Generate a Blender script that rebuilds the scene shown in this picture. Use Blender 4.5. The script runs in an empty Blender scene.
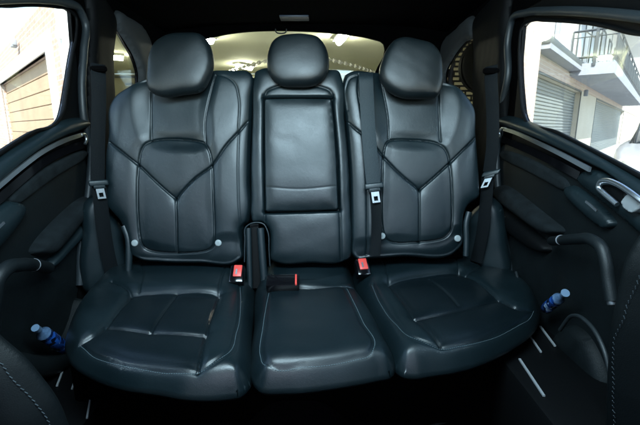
import bpy, bmesh, math, random
import numpy as np
from mathutils import Vector, Matrix
random.seed(4); rng = np.random.default_rng(7)
S = bpy.context.scene; COL = S.collection
R = math.radians
# ------------------------------------------------------------------ camera
CAM = np.array([0.0, 0.0, 0.82]); PITCH = R(12); F = 400.0
fw = np.array([0, math.cos(PITCH), -math.sin(PITCH)]); up = np.array([0, math.sin(PITCH), math.cos(PITCH)]); rt = np.array([1.0, 0, 0])
cd = bpy.data.cameras.new('camera'); cam = bpy.data.objects.new('camera', cd); COL.objects.link(cam)
cam.location = CAM; cam.rotation_euler = (R(90) - PITCH, 0, 0)
cd.sensor_width = 36; cd.lens = 36 * F / 640; cd.clip_start = 0.02; cd.clip_end = 2000
S.camera = cam

def ray(px, py): return fw + rt * ((px - 320) / F) + up * ((212.5 - py) / F)
class Plane:
    def __init__(s, o, u, v):
        s.o = np.array(o, float); s.u = np.array(u, float); s.u /= np.linalg.norm(s.u)
        s.v = np.array(v, float); s.v -= s.u * s.v.dot(s.u); s.v /= np.linalg.norm(s.v); s.n = np.cross(s.u, s.v)
    def to2(s, px, py, off=0.0):
        r = ray(px, py); o = s.o + s.n * off; t = (o - CAM).dot(s.n) / r.dot(s.n); p = CAM + r * t
        return (p - s.o).dot(s.u), (p - s.o).dot(s.v)
    def at(s, a, b, h=0.0): return s.o + s.u * a + s.v * b + s.n * h
    def px(s, px, py, off=0.0):
        a, b = s.to2(px, py, off); return s.at(a, b, off)

XL, XR = -0.83, 0.68
PB = Plane((0, 1.28, 0.36), (1, 0, 0), (0, 0.15, 0.66))       # backrest
PC = Plane((0, 0, 0.34), (1, 0, 0), (0, 1, 0))                # cushion top
PL = Plane((XL, 0, 0), (0, 1, 0), (0, 0, 1))                  # left side wall of the car
PR = Plane((XR, 0, 0), (0, -1, 0), (0, 0, 1))
PT = Plane((0, 2.30, 0), (1, 0, 0), (0, 0, 1))                # tailgate

# ------------------------------------------------------------------ materials
def newmat(name):
    m = bpy.data.materials.new(name); m.use_nodes = True; nt = m.node_tree
    return m, nt, nt.nodes['Principled BSDF']
def simple(name, col, rough=0.5, metal=0.0, spec=0.5, bump=0.0, bscale=200, var=0.0, vscale=8, coat=0.0):
    m, nt, b = newmat(name); N = nt.nodes; L = nt.links
    b.inputs['Base Color'].default_value = (*col, 1); b.inputs['Roughness'].default_value = rough
    b.inputs['Metallic'].default_value = metal; b.inputs['Specular IOR Level'].default_value = spec
    b.inputs['Coat Weight'].default_value = coat; b.inputs['Coat Roughness'].default_value = 0.1
    tc = N.new('ShaderNodeTexCoord')
    if bump:
        n = N.new('ShaderNodeTexNoise'); n.inputs['Scale'].default_value = bscale; n.inputs['Detail'].default_value = 4
        bp = N.new('ShaderNodeBump'); bp.inputs['Strength'].default_value = bump; bp.inputs['Distance'].default_value = 0.002
        L.new(tc.outputs['Object'], n.inputs['Vector']); L.new(n.outputs['Fac'], bp.inputs['Height']); L.new(bp.outputs['Normal'], b.inputs['Normal'])
    if var:
        n = N.new('ShaderNodeTexNoise'); n.inputs['Scale'].default_value = vscale; n.inputs['Detail'].default_value = 5
        r = N.new('ShaderNodeMapRange'); r.inputs['To Min'].default_value = 1 - var; r.inputs['To Max'].default_value = 1 + var
        r.inputs['From Min'].default_value = 0.3; r.inputs['From Max'].default_value = 0.7
        mx = N.new('ShaderNodeVectorMath'); mx.operation = 'SCALE'; mx.inputs[0].default_value = col
        L.new(tc.outputs['Object'], n.inputs['Vector']); L.new(n.outputs['Fac'], r.inputs['Value']); L.new(r.outputs['Result'], mx.inputs['Scale']); L.new(mx.outputs['Vector'], b.inputs['Base Color'])
    return m
def leather(name, col, rough=0.4, spec=0.5, perf=False, grain=0.4):
    m, nt, b = newmat(name); N = nt.nodes; L = nt.links
    b.inputs['Specular IOR Level'].default_value = spec
    tc = N.new('ShaderNodeTexCoord')
    v = N.new('ShaderNodeTexVoronoi'); v.inputs['Scale'].default_value = 420; v.feature = 'DISTANCE_TO_EDGE'
    n = N.new('ShaderNodeTexNoise'); n.inputs['Scale'].default_value = 34; n.inputs['Detail'].default_value = 7; n.inputs['Roughness'].default_value = 0.65
    L.new(tc.outputs['Object'], v.inputs['Vector']); L.new(tc.outputs['Object'], n.inputs['Vector'])
    b1 = N.new('ShaderNodeBump'); b1.inputs['Strength'].default_value = grain; b1.inputs['Distance'].default_value = 0.0006
    b2 = N.new('ShaderNodeBump'); b2.inputs['Strength'].default_value = 0.12; b2.inputs['Distance'].default_value = 0.004
    L.new(n.outputs['Fac'], b2.inputs['Height']); L.new(v.outputs['Distance'], b1.inputs['Height'])
    L.new(b2.outputs['Normal'], b1.inputs['Normal']); L.new(b1.outputs['Normal'], b.inputs['Normal'])
    n2 = N.new('ShaderNodeTexNoise'); n2.inputs['Scale'].default_value = 6; n2.inputs['Detail'].default_value = 8
    L.new(tc.outputs['Object'], n2.inputs['Vector'])
    r = N.new('ShaderNodeMapRange'); r.inputs['From Min'].default_value = 0.3; r.inputs['From Max'].default_value = 0.7
    r.inputs['To Min'].default_value = rough - 0.06; r.inputs['To Max'].default_value = rough + 0.08
    L.new(n2.outputs['Fac'], r.inputs['Value']); L.new(r.outputs['Result'], b.inputs['Roughness'])
    r2 = N.new('ShaderNodeMapRange'); r2.inputs['From Min'].default_value = 0.3; r2.inputs['From Max'].default_value = 0.7
    r2.inputs['To Min'].default_value = 0.82; r2.inputs['To Max'].default_value = 1.2; L.new(n2.outputs['Fac'], r2.inputs['Value'])
    mx = N.new('ShaderNodeVectorMath'); mx.operation = 'SCALE'; mx.inputs[0].default_value = col; L.new(r2.outputs['Result'], mx.inputs['Scale'])
    out = mx.outputs['Vector']
    if perf:
        fr = N.new('ShaderNodeVectorMath'); fr.operation = 'SCALE'; fr.inputs['Scale'].default_value = 1 / 0.0075
        L.new(tc.outputs['Object'], fr.inputs[0])
        f2 = N.new('ShaderNodeVectorMath'); f2.operation = 'FRACTION'; L.new(fr.outputs[0], f2.inputs[0])
        f3 = N.new('ShaderNodeVectorMath'); f3.operation = 'SUBTRACT'; f3.inputs[1].default_value = (0.5, 0.5, 0.5); L.new(f2.outputs[0], f3.inputs[0])
        f4 = N.new('ShaderNodeVectorMath'); f4.operation = 'MULTIPLY'; f4.inputs[1].default_value = (1, 1, 0); L.new(f3.outputs[0], f4.inputs[0])
        f5 = N.new('ShaderNodeVectorMath'); f5.operation = 'LENGTH'; L.new(f4.outputs[0], f5.inputs[0])
        rr = N.new('ShaderNodeMapRange'); rr.inputs['From Min'].default_value = 0.18; rr.inputs['From Max'].default_value = 0.3
        rr.inputs['To Min'].default_value = 0.5; rr.inputs['To Max'].default_value = 1.0; L.new(f5.outputs['Value'], rr.inputs['Value'])
        m2 = N.new('ShaderNodeVectorMath'); m2.operation = 'SCALE'; L.new(out, m2.inputs[0]); L.new(rr.outputs['Result'], m2.inputs['Scale']); out = m2.outputs['Vector']
    L.new(out, b.inputs['Base Color'])
    return m
def brickmat(name, c1, c2, mortar, scale=1.0, rh=0.086, bw=0.24, ms=0.007):
    m, nt, b = newmat(name); N = nt.nodes; L = nt.links
    uv = N.new('ShaderNodeUVMap'); br = N.new('ShaderNodeTexBrick'); br.inputs['Scale'].default_value = scale
    br.inputs['Color1'].default_value = (*c1, 1); br.inputs['Color2'].default_value = (*c2, 1); br.inputs['Mortar'].default_value = (*mortar, 1)
    br.inputs['Brick Width'].default_value = bw; br.inputs['Row Height'].default_value = rh; br.inputs['Mortar Size'].default_value = ms
    L.new(uv.outputs['UV'], br.inputs['Vector']); L.new(br.outputs['Color'], b.inputs['Base Color']); b.inputs['Roughness'].default_value = 0.9
    bp = N.new('ShaderNodeBump'); bp.inputs['Strength'].default_value = 0.4; bp.invert = True; L.new(br.outputs['Fac'], bp.inputs['Height']); L.new(bp.outputs['Normal'], b.inputs['Normal'])
    return m
def emit(name, col, s):
    m, nt, b = newmat(name); b.inputs['Base Color'].default_value = (*col, 1)
    b.inputs['Emission Color'].default_value = (*col, 1); b.inputs['Emission Strength'].default_value = s; return m
def glassmat(name, tint=(1, 1, 1), a=0.12):
    m = bpy.data.materials.new(name); m.use_nodes = True; nt = m.node_tree; N = nt.nodes; N.clear()
    o = N.new('ShaderNodeOutputMaterial'); t = N.new('ShaderNodeBsdfTransparent'); t.inputs['Color'].default_value = (*tint, 1)
    g = N.new('ShaderNodeBsdfGlossy'); g.inputs['Roughness'].default_value = 0.02; f = N.new('ShaderNodeFresnel'); f.inputs['IOR'].default_value = 1.45
    mm = N.new('ShaderNodeMath'); mm.operation = 'MULTIPLY'; mm.inputs[1].default_value = a * 5
    x = N.new('ShaderNodeMixShader'); L = nt.links
    L.new(f.outputs[0], mm.inputs[0]); L.new(mm.outputs[0], x.inputs[0]); L.new(t.outputs[0], x.inputs[1]); L.new(g.outputs[0], x.inputs[2]); L.new(x.outputs[0], o.inputs[0]); return m

M = dict(
 leather=leather('leather', (0.0042, 0.0098, 0.0122), 0.37),
 leather_dark=leather('leather_perforated', (0.0026, 0.0065, 0.0085), 0.35, perf=True),
 leather_head=leather('leather_headrest', (0.0030, 0.0062, 0.0076), 0.43),
 leather_front=leather('leather_front_seat', (0.0014, 0.0028, 0.0034), 0.6, spec=0.15),
 plastic=simple('dark_plastic', (0.010, 0.014, 0.016), 0.5, bump=0.25, bscale=700, var=0.1),
 plastic_pad=simple('door_pad_plastic', (0.006, 0.013, 0.016), 0.36, bump=0.2, bscale=500, var=0.1),
 black=simple('black_plastic', (0.0018, 0.0022, 0.0026), 0.6, spec=0.15, bump=0.15, bscale=600),
 door_panel=simple('door_panel_plastic', (0.003, 0.0052, 0.006), 0.6, spec=0.25, bump=0.3, bscale=400, var=0.25, vscale=14),
 handle=simple('grab_handle_plastic', (0.0035, 0.006, 0.0072), 0.5, spec=0.35, bump=0.2, bscale=500),
 gloss=simple('gloss_black', (0.004, 0.004, 0.005), 0.12, spec=0.5),
 suede=simple('suede', (0.008, 0.011, 0.0125), 0.95, spec=0.15, bump=0.6, bscale=120, var=0.35, vscale=30),
 liner=simple('headliner_fabric', (0.0008, 0.0008, 0.0009), 0.98, spec=0.03, bump=0.3, bscale=900, var=0.2),
 carpet=simple('carpet', (0.0030, 0.0034, 0.004), 1.0, spec=0.05, bump=0.8, bscale=500, var=0.3, vscale=60),
 trim=simple('pillar_trim', (0.030, 0.034, 0.036), 0.7, bump=0.2, bscale=500, var=0.12),
 rubber=simple('rubber_seal', (0.018, 0.024, 0.028), 0.45, bump=0.2, bscale=300),
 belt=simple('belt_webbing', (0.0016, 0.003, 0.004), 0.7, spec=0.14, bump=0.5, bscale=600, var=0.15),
 crease=simple('seam_gap_dark', (0.0012, 0.002, 0.0025), 0.9, spec=0.05),  # near-black, stands for the shade in the gap between sewn panels
 belt_mid=simple('belt_webbing_lit', (0.010, 0.018, 0.022), 0.6, spec=0.35, bump=0.5, bscale=600, var=0.15),  # lighter copy of the webbing, the light on it put into the colour
 chrome=simple('satin_chrome', (0.78, 0.82, 0.86), 0.33, metal=1.0, bump=0.05, bscale=60),
 strip=simple('brushed_strip', (0.55, 0.58, 0.6), 0.35, metal=0.55),
 steel=simple('steel', (0.30, 0.32, 0.34), 0.45, metal=1.0),
 red=simple('red_button', (0.75, 0.075, 0.06), 0.4, var=0.06, vscale=40),
 white=simple('white_cap', (0.28, 0.31, 0.31), 0.45, var=0.05),
 thread_dark=simple('dark_thread', (0.035, 0.05, 0.058), 0.8),
 thread=simple('thread', (0.10, 0.14, 0.155), 0.7),
 bottle_blue=simple('bottle_label_glints', (0.02, 0.07, 0.28), 0.25, var=0.95, vscale=60),
 bottle_clear=simple('bottle_plastic', (0.08, 0.14, 0.24), 0.12, var=0.4, vscale=60),
 cap=simple('bottle_cap', (0.11, 0.18, 0.27), 0.4),
 wood=simple('tan_timber', (0.32, 0.225, 0.14), 0.6, var=0.12, vscale=2),
 paint=simple('white_paint', (0.66, 0.66, 0.64), 0.7, var=0.03, vscale=1),
 render_=simple('cream_render', (0.46, 0.43, 0.36), 0.85, var=0.06, vscale=1),
 shutter=simple('grey_shutter', (0.14, 0.165, 0.175), 0.5, var=0.06, vscale=2),
 greymetal=simple('dark_grey_metal', (0.05, 0.06, 0.07), 0.5),
 slab=simple('grey_concrete', (0.23, 0.25, 0.29), 0.8, var=0.08, vscale=2),
 brickL=brickmat('pink_brick', (0.30, 0.20, 0.155), (0.37, 0.27, 0.215), (0.45, 0.41, 0.37)),
 brickR=brickmat('pale_brick', (0.40, 0.31, 0.26), (0.48, 0.39, 0.33), (0.5, 0.47, 0.43)),
 brickG=brickmat('dark_brick', (0.62, 0.52, 0.34), (0.70, 0.62, 0.42), (0.015, 0.013, 0.011), rh=0.062, bw=0.17, ms=0.014),
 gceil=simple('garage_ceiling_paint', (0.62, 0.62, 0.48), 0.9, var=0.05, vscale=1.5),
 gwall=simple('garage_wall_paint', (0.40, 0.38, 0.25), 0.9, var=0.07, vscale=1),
 ground=simple('concrete_ground', (0.26, 0.275, 0.28), 0.9, var=0.15, vscale=1.5, bump=0.3, bscale=30),
 tubelight=emit('fluorescent_tube', (1.0, 0.97, 0.78), 36.0),
 domelens=simple('lamp_lens', (0.02, 0.028, 0.045), 0.4, var=0.05),
 glass=glassmat('car_glass', (0.97, 1.0, 0.98), 0.08),
 carpaint=simple('silver_car_paint', (0.45, 0.47, 0.50), 0.3, metal=0.5, coat=0.6),
 darkglass=simple('dark_window', (0.02, 0.025, 0.03), 0.08),
 winglass=simple('window_reflecting', (0.35, 0.4, 0.46), 0.15),
)

def patchy(m, cols):
    nt = m.node_tree; N = nt.nodes; L = nt.links; b = N['Principled BSDF']
    for l in list(b.inputs['Base Color'].links): L.remove(l)
    tc = N.new('ShaderNodeTexCoord'); v = N.new('ShaderNodeTexVoronoi'); v.inputs['Scale'].default_value = 75; L.new(tc.outputs['Object'], v.inputs['Vector'])
    sp = N.new('ShaderNodeSeparateColor'); L.new(v.outputs['Color'], sp.inputs[0]); cr = N.new('ShaderNodeValToRGB'); cr.color_ramp.interpolation = 'CONSTANT'
    e = cr.color_ramp.elements; e[0].position = 0; e[0].color = (*cols[0], 1); e[1].position = 0.35; e[1].color = (*cols[1], 1)
    for p_, c in ((0.6, cols[2]), (0.82, cols[3])): x = e.new(p_); x.color = (*c, 1)
    L.new(sp.outputs[0], cr.inputs[0]); L.new(cr.outputs[0], b.inputs['Base Color'])
patchy(M['bottle_blue'], [(0.01, 0.03, 0.12), (0.02, 0.10, 0.42), (0.004, 0.008, 0.02), (0.3, 0.42, 0.6)])  # blue label with caustic-like highlights painted in as pale and dark patches
# ------------------------------------------------------------------ object helpers
def tag(o, label=None, cat=None, group=None, kind=None):
    if label: o['label'] = label
    if cat: o['category'] = cat
    if group: o['group'] = group
    if kind: o['kind'] = kind
    return o
def empty(name, loc, label=None, cat=None, group=None):
    e = bpy.data.objects.new(name, None); COL.objects.link(e); e.location = loc; e.empty_display_size = 0.05
    return tag(e, label, cat, group)
WLOC = {}
def link(name, me, parent=None):
    o = bpy.data.objects.new(name, me); COL.objects.link(o)
    if parent is not None:
        o.parent = parent
        if parent.type == 'EMPTY': o.location = -WLOC.get(parent, Vector(parent.location))
    return o
def mesh(name, V, Fc, mat, parent=None, smooth=True, fidx=None, auto=None):
    me = bpy.data.meshes.new(name); me.from_pydata([tuple(map(float, v)) for v in V], [], [tuple(map(int, f)) for f in Fc]); me.update()
    for m in (mat if isinstance(mat, (list, tuple)) else [mat]): me.materials.append(m)
    if fidx is not None: me.polygons.foreach_set('material_index', np.asarray(fidx, dtype=np.int32))
    me.polygons.foreach_set('use_smooth', [smooth] * len(me.polygons))
    if auto is not None: me.set_sharp_from_angle(angle=auto)
    return link(name, me, parent)
def from_bm(name, bm, mat, parent=None, smooth=True, auto=R(35)):
    bmesh.ops.recalc_face_normals(bm, faces=bm.faces)
    me = bpy.data.meshes.new(name); bm.to_mesh(me); bm.free()
    for m in (mat if isinstance(mat, (list, tuple)) else [mat]): me.materials.append(m)
    me.polygons.foreach_set('use_smooth', [smooth] * len(me.polygons))
    if smooth and auto: me.set_sharp_from_angle(angle=auto)
    return link(name, me, parent)

def catmull(pts, closed, step):
    P = np.array(pts, float); n = len(P); out = []
    segs = n if closed else n - 1
    for i in range(segs):
        p1, p2 = P[i], P[(i + 1) % n]
        if closed: p0, p3 = P[i - 1], P[(i + 2) % n]
        else:
            p0 = P[i - 1] if i > 0 else 2 * p1 - p2; p3 = P[i + 2] if i + 2 < n else 2 * p2 - p1
        # centripetal-ish: limit tangents so uneven spacing cannot loop
        L = np.linalg.norm(p2 - p1)
        if L < 1e-9: continue
        def tan(a, b, c):
            la, lb = np.linalg.norm(b - a), np.linalg.norm(c - b)
            if la < 1e-9 or lb < 1e-9: return np.zeros_like(a)
            return ((b - a) / la * lb + (c - b) / lb * la) / (la + lb)
        m1, m2 = tan(p0, p1, p2) * L, tan(p1, p2, p3) * L
        k = max(2, int(math.ceil(L / step)))
        for j in range(k):
            t = j / k; t2, t3 = t * t, t * t * t
            out.append((2*t3 - 3*t2 + 1) * p1 + (t3 - 2*t2 + t) * m1 + (-2*t3 + 3*t2) * p2 + (t3 - t2) * m2)
    if not closed: out.append(P[-1])
    return np.array(out)

def seg_dist(Q, A, B, chunk=4000):
    """min distance from each Q to segments A-B; also index and closest point"""
    D = np.empty(len(Q)); I = np.empty(len(Q), int); C = np.empty((len(Q), 2))
    AB = B - A; L2 = np.maximum((AB ** 2).sum(1), 1e-18)
    for s in range(0, len(Q), chunk):
        q = Q[s:s+chunk]; t = ((q[:, None, :] - A[None]) * AB[None]).sum(2) / L2[None]; t = np.clip(t, 0, 1)
        c = A[None] + t[..., None] * AB[None]; d = ((q[:, None, :] - c) ** 2).sum(2); i = d.argmin(1); k = np.arange(len(q))
        D[s:s+chunk] = np.sqrt(d[k, i]); I[s:s+chunk] = i; C[s:s+chunk] = c[k, i]
    return D, I, C
def inside(Q, P):
    x, y = Q[:, 0], Q[:, 1]; r = np.zeros(len(Q), bool); n = len(P)
    for i in range(n):
        x1, y1 = P[i]; x2, y2 = P[(i + 1) % n]
        if y1 == y2: continue
        c = ((y1 > y) != (y2 > y)) & (x < (x2 - x1) * (y - y1) / (y2 - y1) + x1); r ^= c
    return r
def sstep(x): x = np.clip(x, 0, 1); return x * x * (3 - 2 * x)

def chaikin(P, n):
    P = np.array(P, float)
    for _ in range(n):
        Q = np.roll(P, -1, 0); P = np.stack([P * .75 + Q * .25, P * .25 + Q * .75], 1).reshape(-1, 2)
    return P
class Panel:
    """padded panel over a plane: outline in photo pixels unprojected onto the plane at base height"""
    def __init__(s, pl, outline, H=0.03, Rr=0.03, res=0.004, base=0.0, seams=(), regions=(), bulge=0.0, bL=0.1, wob=0.00022, sharp=False, chaik=False, rnd=False):
        s.rnd = rnd
        s.pl = pl; s.base = base; s.H = H; s.Rr = Rr; s.bulge = bulge; s.bL = bL; s.top = base + H; s.wob = wob
        o2 = [pl.to2(x, y, base) for x, y in outline]
        if chaik: o2 = chaikin(o2, 3); sharp = True
        s.out = np.array(o2) if sharp else catmull(o2, True, res * 0.8)
        if sharp: s.out = densify(s.out, res * 2)
        area = 0.5 * np.sum(s.out[:, 0] * np.roll(s.out[:, 1], -1) - np.roll(s.out[:, 0], -1) * s.out[:, 1])
        if area < 0: s.out = s.out[::-1]
        s.seams = []
        for sm in seams:
            p = densify(chaikin(s.proj(sm['p']), 3), 0.006) if sm.get('closed') else catmull(s.proj(sm['p']), False, 0.006)
            if sm.get('closed'): p = np.vstack([p, p[:1]])
            s.seams.append((p, sm.get('d', 0.005), sm.get('w', 0.003), sm.get('pd', 0.004), sm.get('pw', 0.02)))
        s.regions = []
        for rg in regions:
            p = densify(np.array(s.proj(rg['p'])), 0.006) if rg.get('sharp') else catmull(s.proj(rg['p']), True, 0.006)
            s.regions.append((p, rg.get('dz', 0), rg.get('b', 0.01), rg.get('mat')))
        s.ph = rng.uniform(0, 6.28, 12); s.kv = rng.normal(0, 1, (12, 2)) * np.repeat([9, 22, 45], 4)[:, None]; s.ka = np.repeat([2.2, 1.3, 0.8], 4)
        s.build(res)
    def proj(s, pts):
        # where the sight line through each outline point meets the padded surface
        offs = np.linspace(s.base + s.H, s.base, 28); res = []
        for x, y in pts:
            Q = np.array([s.pl.to2(x, y, o) for o in offs]); d, _, _ = seg_dist(Q, s.out, np.roll(s.out, -1, 0)); ins = inside(Q, s.out)
            t = np.clip(d / s.Rr, 0, 1); h = np.where(ins, s.prof(t), 0); k = np.nonzero(s.base + h >= offs - 1e-6)[0]
            res.append(tuple(Q[k[0]] if len(k) else Q[-1]))
        return res
    def prof(s, t): return s.H * (np.sqrt(np.maximum(1 - (1 - t) ** 2, 0)) if s.rnd else 1 - (1 - t) ** 2.3)
    def height(s, Q, d=None, h0=None):
        if d is None:
            d, _, _ = seg_dist(Q, s.out, np.roll(s.out, -1, 0)); d = np.where(inside(Q, s.out), d, 0)
        t = np.clip(d / s.Rr, 0, 1); h = s.prof(t); f = sstep(d / (s.Rr * 0.8))
        h = h + s.bulge * (1 - np.exp(-d / s.bL)) * f
        if h0 is not None: h = h0(h, d)
        for p, dep, w, pd, pw in s.seams:
            e, _, _ = seg_dist(Q, p[:-1], p[1:])
            h = h - f * (dep * np.exp(-(e / w) ** 2) + pd * np.exp(-e / pw))
        for p, dz, b, mt in s.regions:
            if dz:
                e, _, _ = seg_dist(Q, p, np.roll(p, -1, 0)); sd = np.where(inside(Q, p), e, -e); h = h + dz * sstep(sd / b * 0.5 + 0.5) * f
        wv = np.zeros(len(Q))
        for k in range(12): wv += s.ka[k] * np.sin(Q @ s.kv[k] + s.ph[k])
        return h + wv * s.wob * f
    def build(s, h):
        lo = s.out.min(0) - h; hi = s.out.max(0) + h
        nx, ny = int((hi[0]-lo[0]) / h) + 2, int((hi[1]-lo[1]) / h) + 2
        gx, gy = np.meshgrid(lo[0] + np.arange(nx) * h, lo[1] + np.arange(ny) * h, indexing='ij')
        Q = np.stack([gx.ravel(), gy.ravel()], 1); ins = inside(Q, s.out)
        I4 = lambda a: (a[:-1, :-1], a[1:, :-1], a[1:, 1:], a[:-1, 1:])
        idx = np.arange(nx * ny).reshape(nx, ny); insg = ins.reshape(nx, ny)
        c = I4(insg); keep = (c[0].astype(int) + c[1] + c[2] + c[3]) >= 1
        q = [a[keep] for a in I4(idx)]; faces = np.stack(q, 1)
        used = np.unique(faces); rem = -np.ones(nx * ny, int); rem[used] = np.arange(len(used)); faces = rem[faces]
        Q = Q[used]; ins = ins[used]
        d, ii, C = seg_dist(Q, s.out, np.roll(s.out, -1, 0))
        snap = (~ins) | (d < 0.3 * h); Q[snap] = C[snap]; d[snap] = 0
        # merge coincident
        key = np.round(Q / (h * 0.02)).astype(int); _, first, inv = np.unique(key, axis=0, return_index=True, return_inverse=True); inv = inv.ravel()
        Q = Q[first]; d = d[first]; ii = ii[first]; faces = inv[faces]
        ff = []
        for f in faces.tolist():
            g = []
            for v in f:
                if v not in g: g.append(v)
            if len(g) < 3: continue
            P = Q[g]; a = 0.5 * abs(np.sum(P[:, 0] * np.roll(P[:, 1], -1) - np.roll(P[:, 0], -1) * P[:, 1]))
            if a > h * h * 0.002: ff.append(g)
        s.Q, s.d, s.ii, s.F = Q, d, ii, ff
        E = np.array([(g[i], g[(i+1) % len(g)]) for g in ff for i in range(len(g))]); deg = np.bincount(E.ravel(), minlength=len(Q)).astype(float); deg[deg == 0] = 1
        def sm(hv, dd):
            w = sstep((dd - 0.35 * s.Rr) / (s.Rr * 0.9)); x = hv.copy(); it = int(min(160, max(10, (0.03 / h) ** 2)))
            for _ in range(it):
                acc = np.bincount(E[:, 0], x[E[:, 1]], len(x)) + np.bincount(E[:, 1], x[E[:, 0]], len(x)); x = x * (1 - w * .8) + acc / deg * w * .8
            return x
        s.h = s.height(Q, d, sm)
    def emit(s, name, mat, parent, back=0.03, inset=0.0, mirror=False, rings=None, auto=None):
        pl = s.pl; V = [pl.at(q[0], q[1], s.base + hh) for q, hh in zip(s.Q, s.h)]; F = [list(f) for f in s.F]; nfront = len(F)
        cnt = {}
        for f in F:
            for a, b in zip(f, f[1:] + f[:1]): cnt[(a, b)] = 1
        bd = [(a, b) for (a, b) in cnt if (b, a) not in cnt]
        bv = sorted({v for e in bd for v in e})
        dirv = np.roll(s.out, -1, 0) - s.out; nrm = np.stack([-dirv[:, 1], dirv[:, 0]], 1); nrm /= np.maximum(np.linalg.norm(nrm, axis=1, keepdims=True), 1e-9)
        if rings: nrm = sum(np.roll(nrm, k, 0) for k in range(-12, 13)) / 25
        if mirror:
            off = len(V); mp = {}
            for i, (q, hh) in enumerate(zip(s.Q, s.h)):
                if i in set(): pass
            bvs = set(bv)
            for i, (q, hh) in enumerate(zip(s.Q, s.h)):
                if i in bvs: mp[i] = i
                else: mp[i] = len(V); V.append(pl.at(q[0], q[1], s.base - hh))
            F += [[mp[v] for v in f][::-1] for f in s.F]
        else:
            rr = rings or [(inset, back)]
            prev = {v: v for v in bv}
            for (ins_, dn) in rr:
                cur = {}
                for v in bv:
                    n2 = nrm[s.ii[v]]; q = s.Q[v] + n2 * ins_
                    cur[v] = len(V); V.append(pl.at(q[0], q[1], s.base - dn))
                for a, b in bd: F.append([b, a, cur[a], cur[b]])
                prev2 = prev; prev = cur
                # rewire the faces just added to the previous ring
                k = len(F) - len(bd)
                for j, (a, b) in enumerate(bd): F[k + j] = [prev2[b], prev2[a], cur[a], cur[b]]
        fidx = np.zeros(len(F), int)
        for p, dz, b, mt in s.regions:
            if mt is not None:
                cen = np.array([s.Q[f].mean(0) for f in s.F]); k = inside(cen, p); fidx[:nfront][k] = mt
        return mesh(name, V, F, mat, parent, True, fidx, auto)
    def s_h(s, a): return s.h[((s.Q - a) ** 2).sum(1).argmin()]
    def on(s, pts, lift=0.0, step=0.004):
        """3D points following a pixel polyline on the panel's surface"""
        p = catmull(s.proj(pts), False, step); h = np.array([s.h[((s.Q - a) ** 2).sum(1).argmin()] for a in p]); h = np.convolve(np.pad(h, 4, mode='edge'), np.ones(9) / 9, 'valid')
        return np.array([s.pl.at(a[0], a[1], s.base + hh + lift) for a, hh in zip(p, h)])
def densify(P, step):
    out = []
    for i in range(len(P)):
        a, b = P[i], P[(i + 1) % len(P)]; k = max(1, int(np.linalg.norm(b - a) / step))
        for j in range(k): out.append(a + (b - a) * j / k)
    return np.array(out)
def creases(q, parent, rad=0.0008, dmin=0.004):
    # near-black tubes in each groove bottom, the seam gap's shade put into colour
    bm = bmesh.new()
    for p, dep, w, pd, pw in q.seams:
        if dep < dmin: continue
        h = np.array([q.s_h(a) for a in p]); k = np.ones(5) / 5; hp = np.pad(h, 2, mode='edge'); h = np.convolve(hp, k, 'valid')
        fr = frames([q.pl.at(a[0], a[1], q.base + hh) for a, hh in zip(p, h)]); prev = None
        for c, t, u, w_ in fr:
            cur = [bm.verts.new(c + u * math.cos(x) * rad + w_ * math.sin(x) * rad) for x in (0.3, 1.87, 3.44, 5.01)]
            if prev:
                for i in range(4): bm.faces.new((prev[i], prev[(i+1)%4], cur[(i+1)%4], cur[i]))
            prev = cur
    return from_bm('seam_gap_shade', bm, M['crease'], parent)
def seam(p, **k): k['p'] = p; return k

def frames(P):
    P = [Vector(p) for p in P]; n = len(P); T = [(P[min(i+1, n-1)] - P[max(i-1, 0)]).normalized() for i in range(n)]
    u = T[0].orthogonal().normalized(); out = []
    for i in range(n):
        u = (u - T[i] * u.dot(T[i])).normalized(); out.append((P[i], T[i], u, T[i].cross(u)))
    return out
def tube(name, pts, r, mat, parent=None, n=14, step=0.01, closed=False, smoothp=True, flat=1.0):
    P = catmull(pts, closed, step) if smoothp else np.array(pts); V = []; Fc = []
    fr = frames(P); m = len(fr)
    for i, (p, t, u, w) in enumerate(fr):
        rr = r(i / (m - 1)) if callable(r) else r
        for k in range(n):
            a = 2 * math.pi * k / n; V.append(p + u * math.cos(a) * rr + w * math.sin(a) * rr * flat)
    for i in range(m - 1 if not closed else m):
        j = (i + 1) % m
        for k in range(n): Fc.append((i*n+k, i*n+(k+1)%n, j*n+(k+1)%n, j*n+k))
    if not closed: Fc.append(tuple(range(n))[::-1]); Fc.append(tuple(range((m-1)*n, m*n)))
    return mesh(name, V, Fc, mat, parent, True, None, R(50))
def ribbon(name, pts, wdir, width, thick, mat, parent=None, step=0.01, sm=True):
    """flat strap along pts; wdir = direction(s) across"""
    P = catmull(pts, False, step) if sm else np.array(pts); n = len(P); V = []; Fc = []
    for i in range(n):
        t = Vector(P[min(i+1, n-1)] - P[max(i-1, 0)]).normalized()
        w = Vector(wdir(i / (n - 1)) if callable(wdir) else wdir); w = (w - t * w.dot(t)).normalized(); nn = t.cross(w)
        ww = (width(i / (n - 1)) if callable(width) else width) / 2
        for (a, b) in ((-1, -.5), (-.94, -1), (.94, -1), (1, -.5), (1, .5), (.94, 1), (-.94, 1), (-1, .5)): V.append(Vector(P[i]) + w * ww * a + nn * thick / 2 * b)
    k = 8
    for i in range(n - 1):
        for j in range(k): Fc.append((i*k+j, i*k+(j+1)%k, (i+1)*k+(j+1)%k, (i+1)*k+j))
    Fc.append(tuple(range(k))); Fc.append(tuple(range((n-1)*k, n*k))[::-1])
    o = mesh(name, V, Fc, mat, parent, True, None, R(40)); return o
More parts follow.
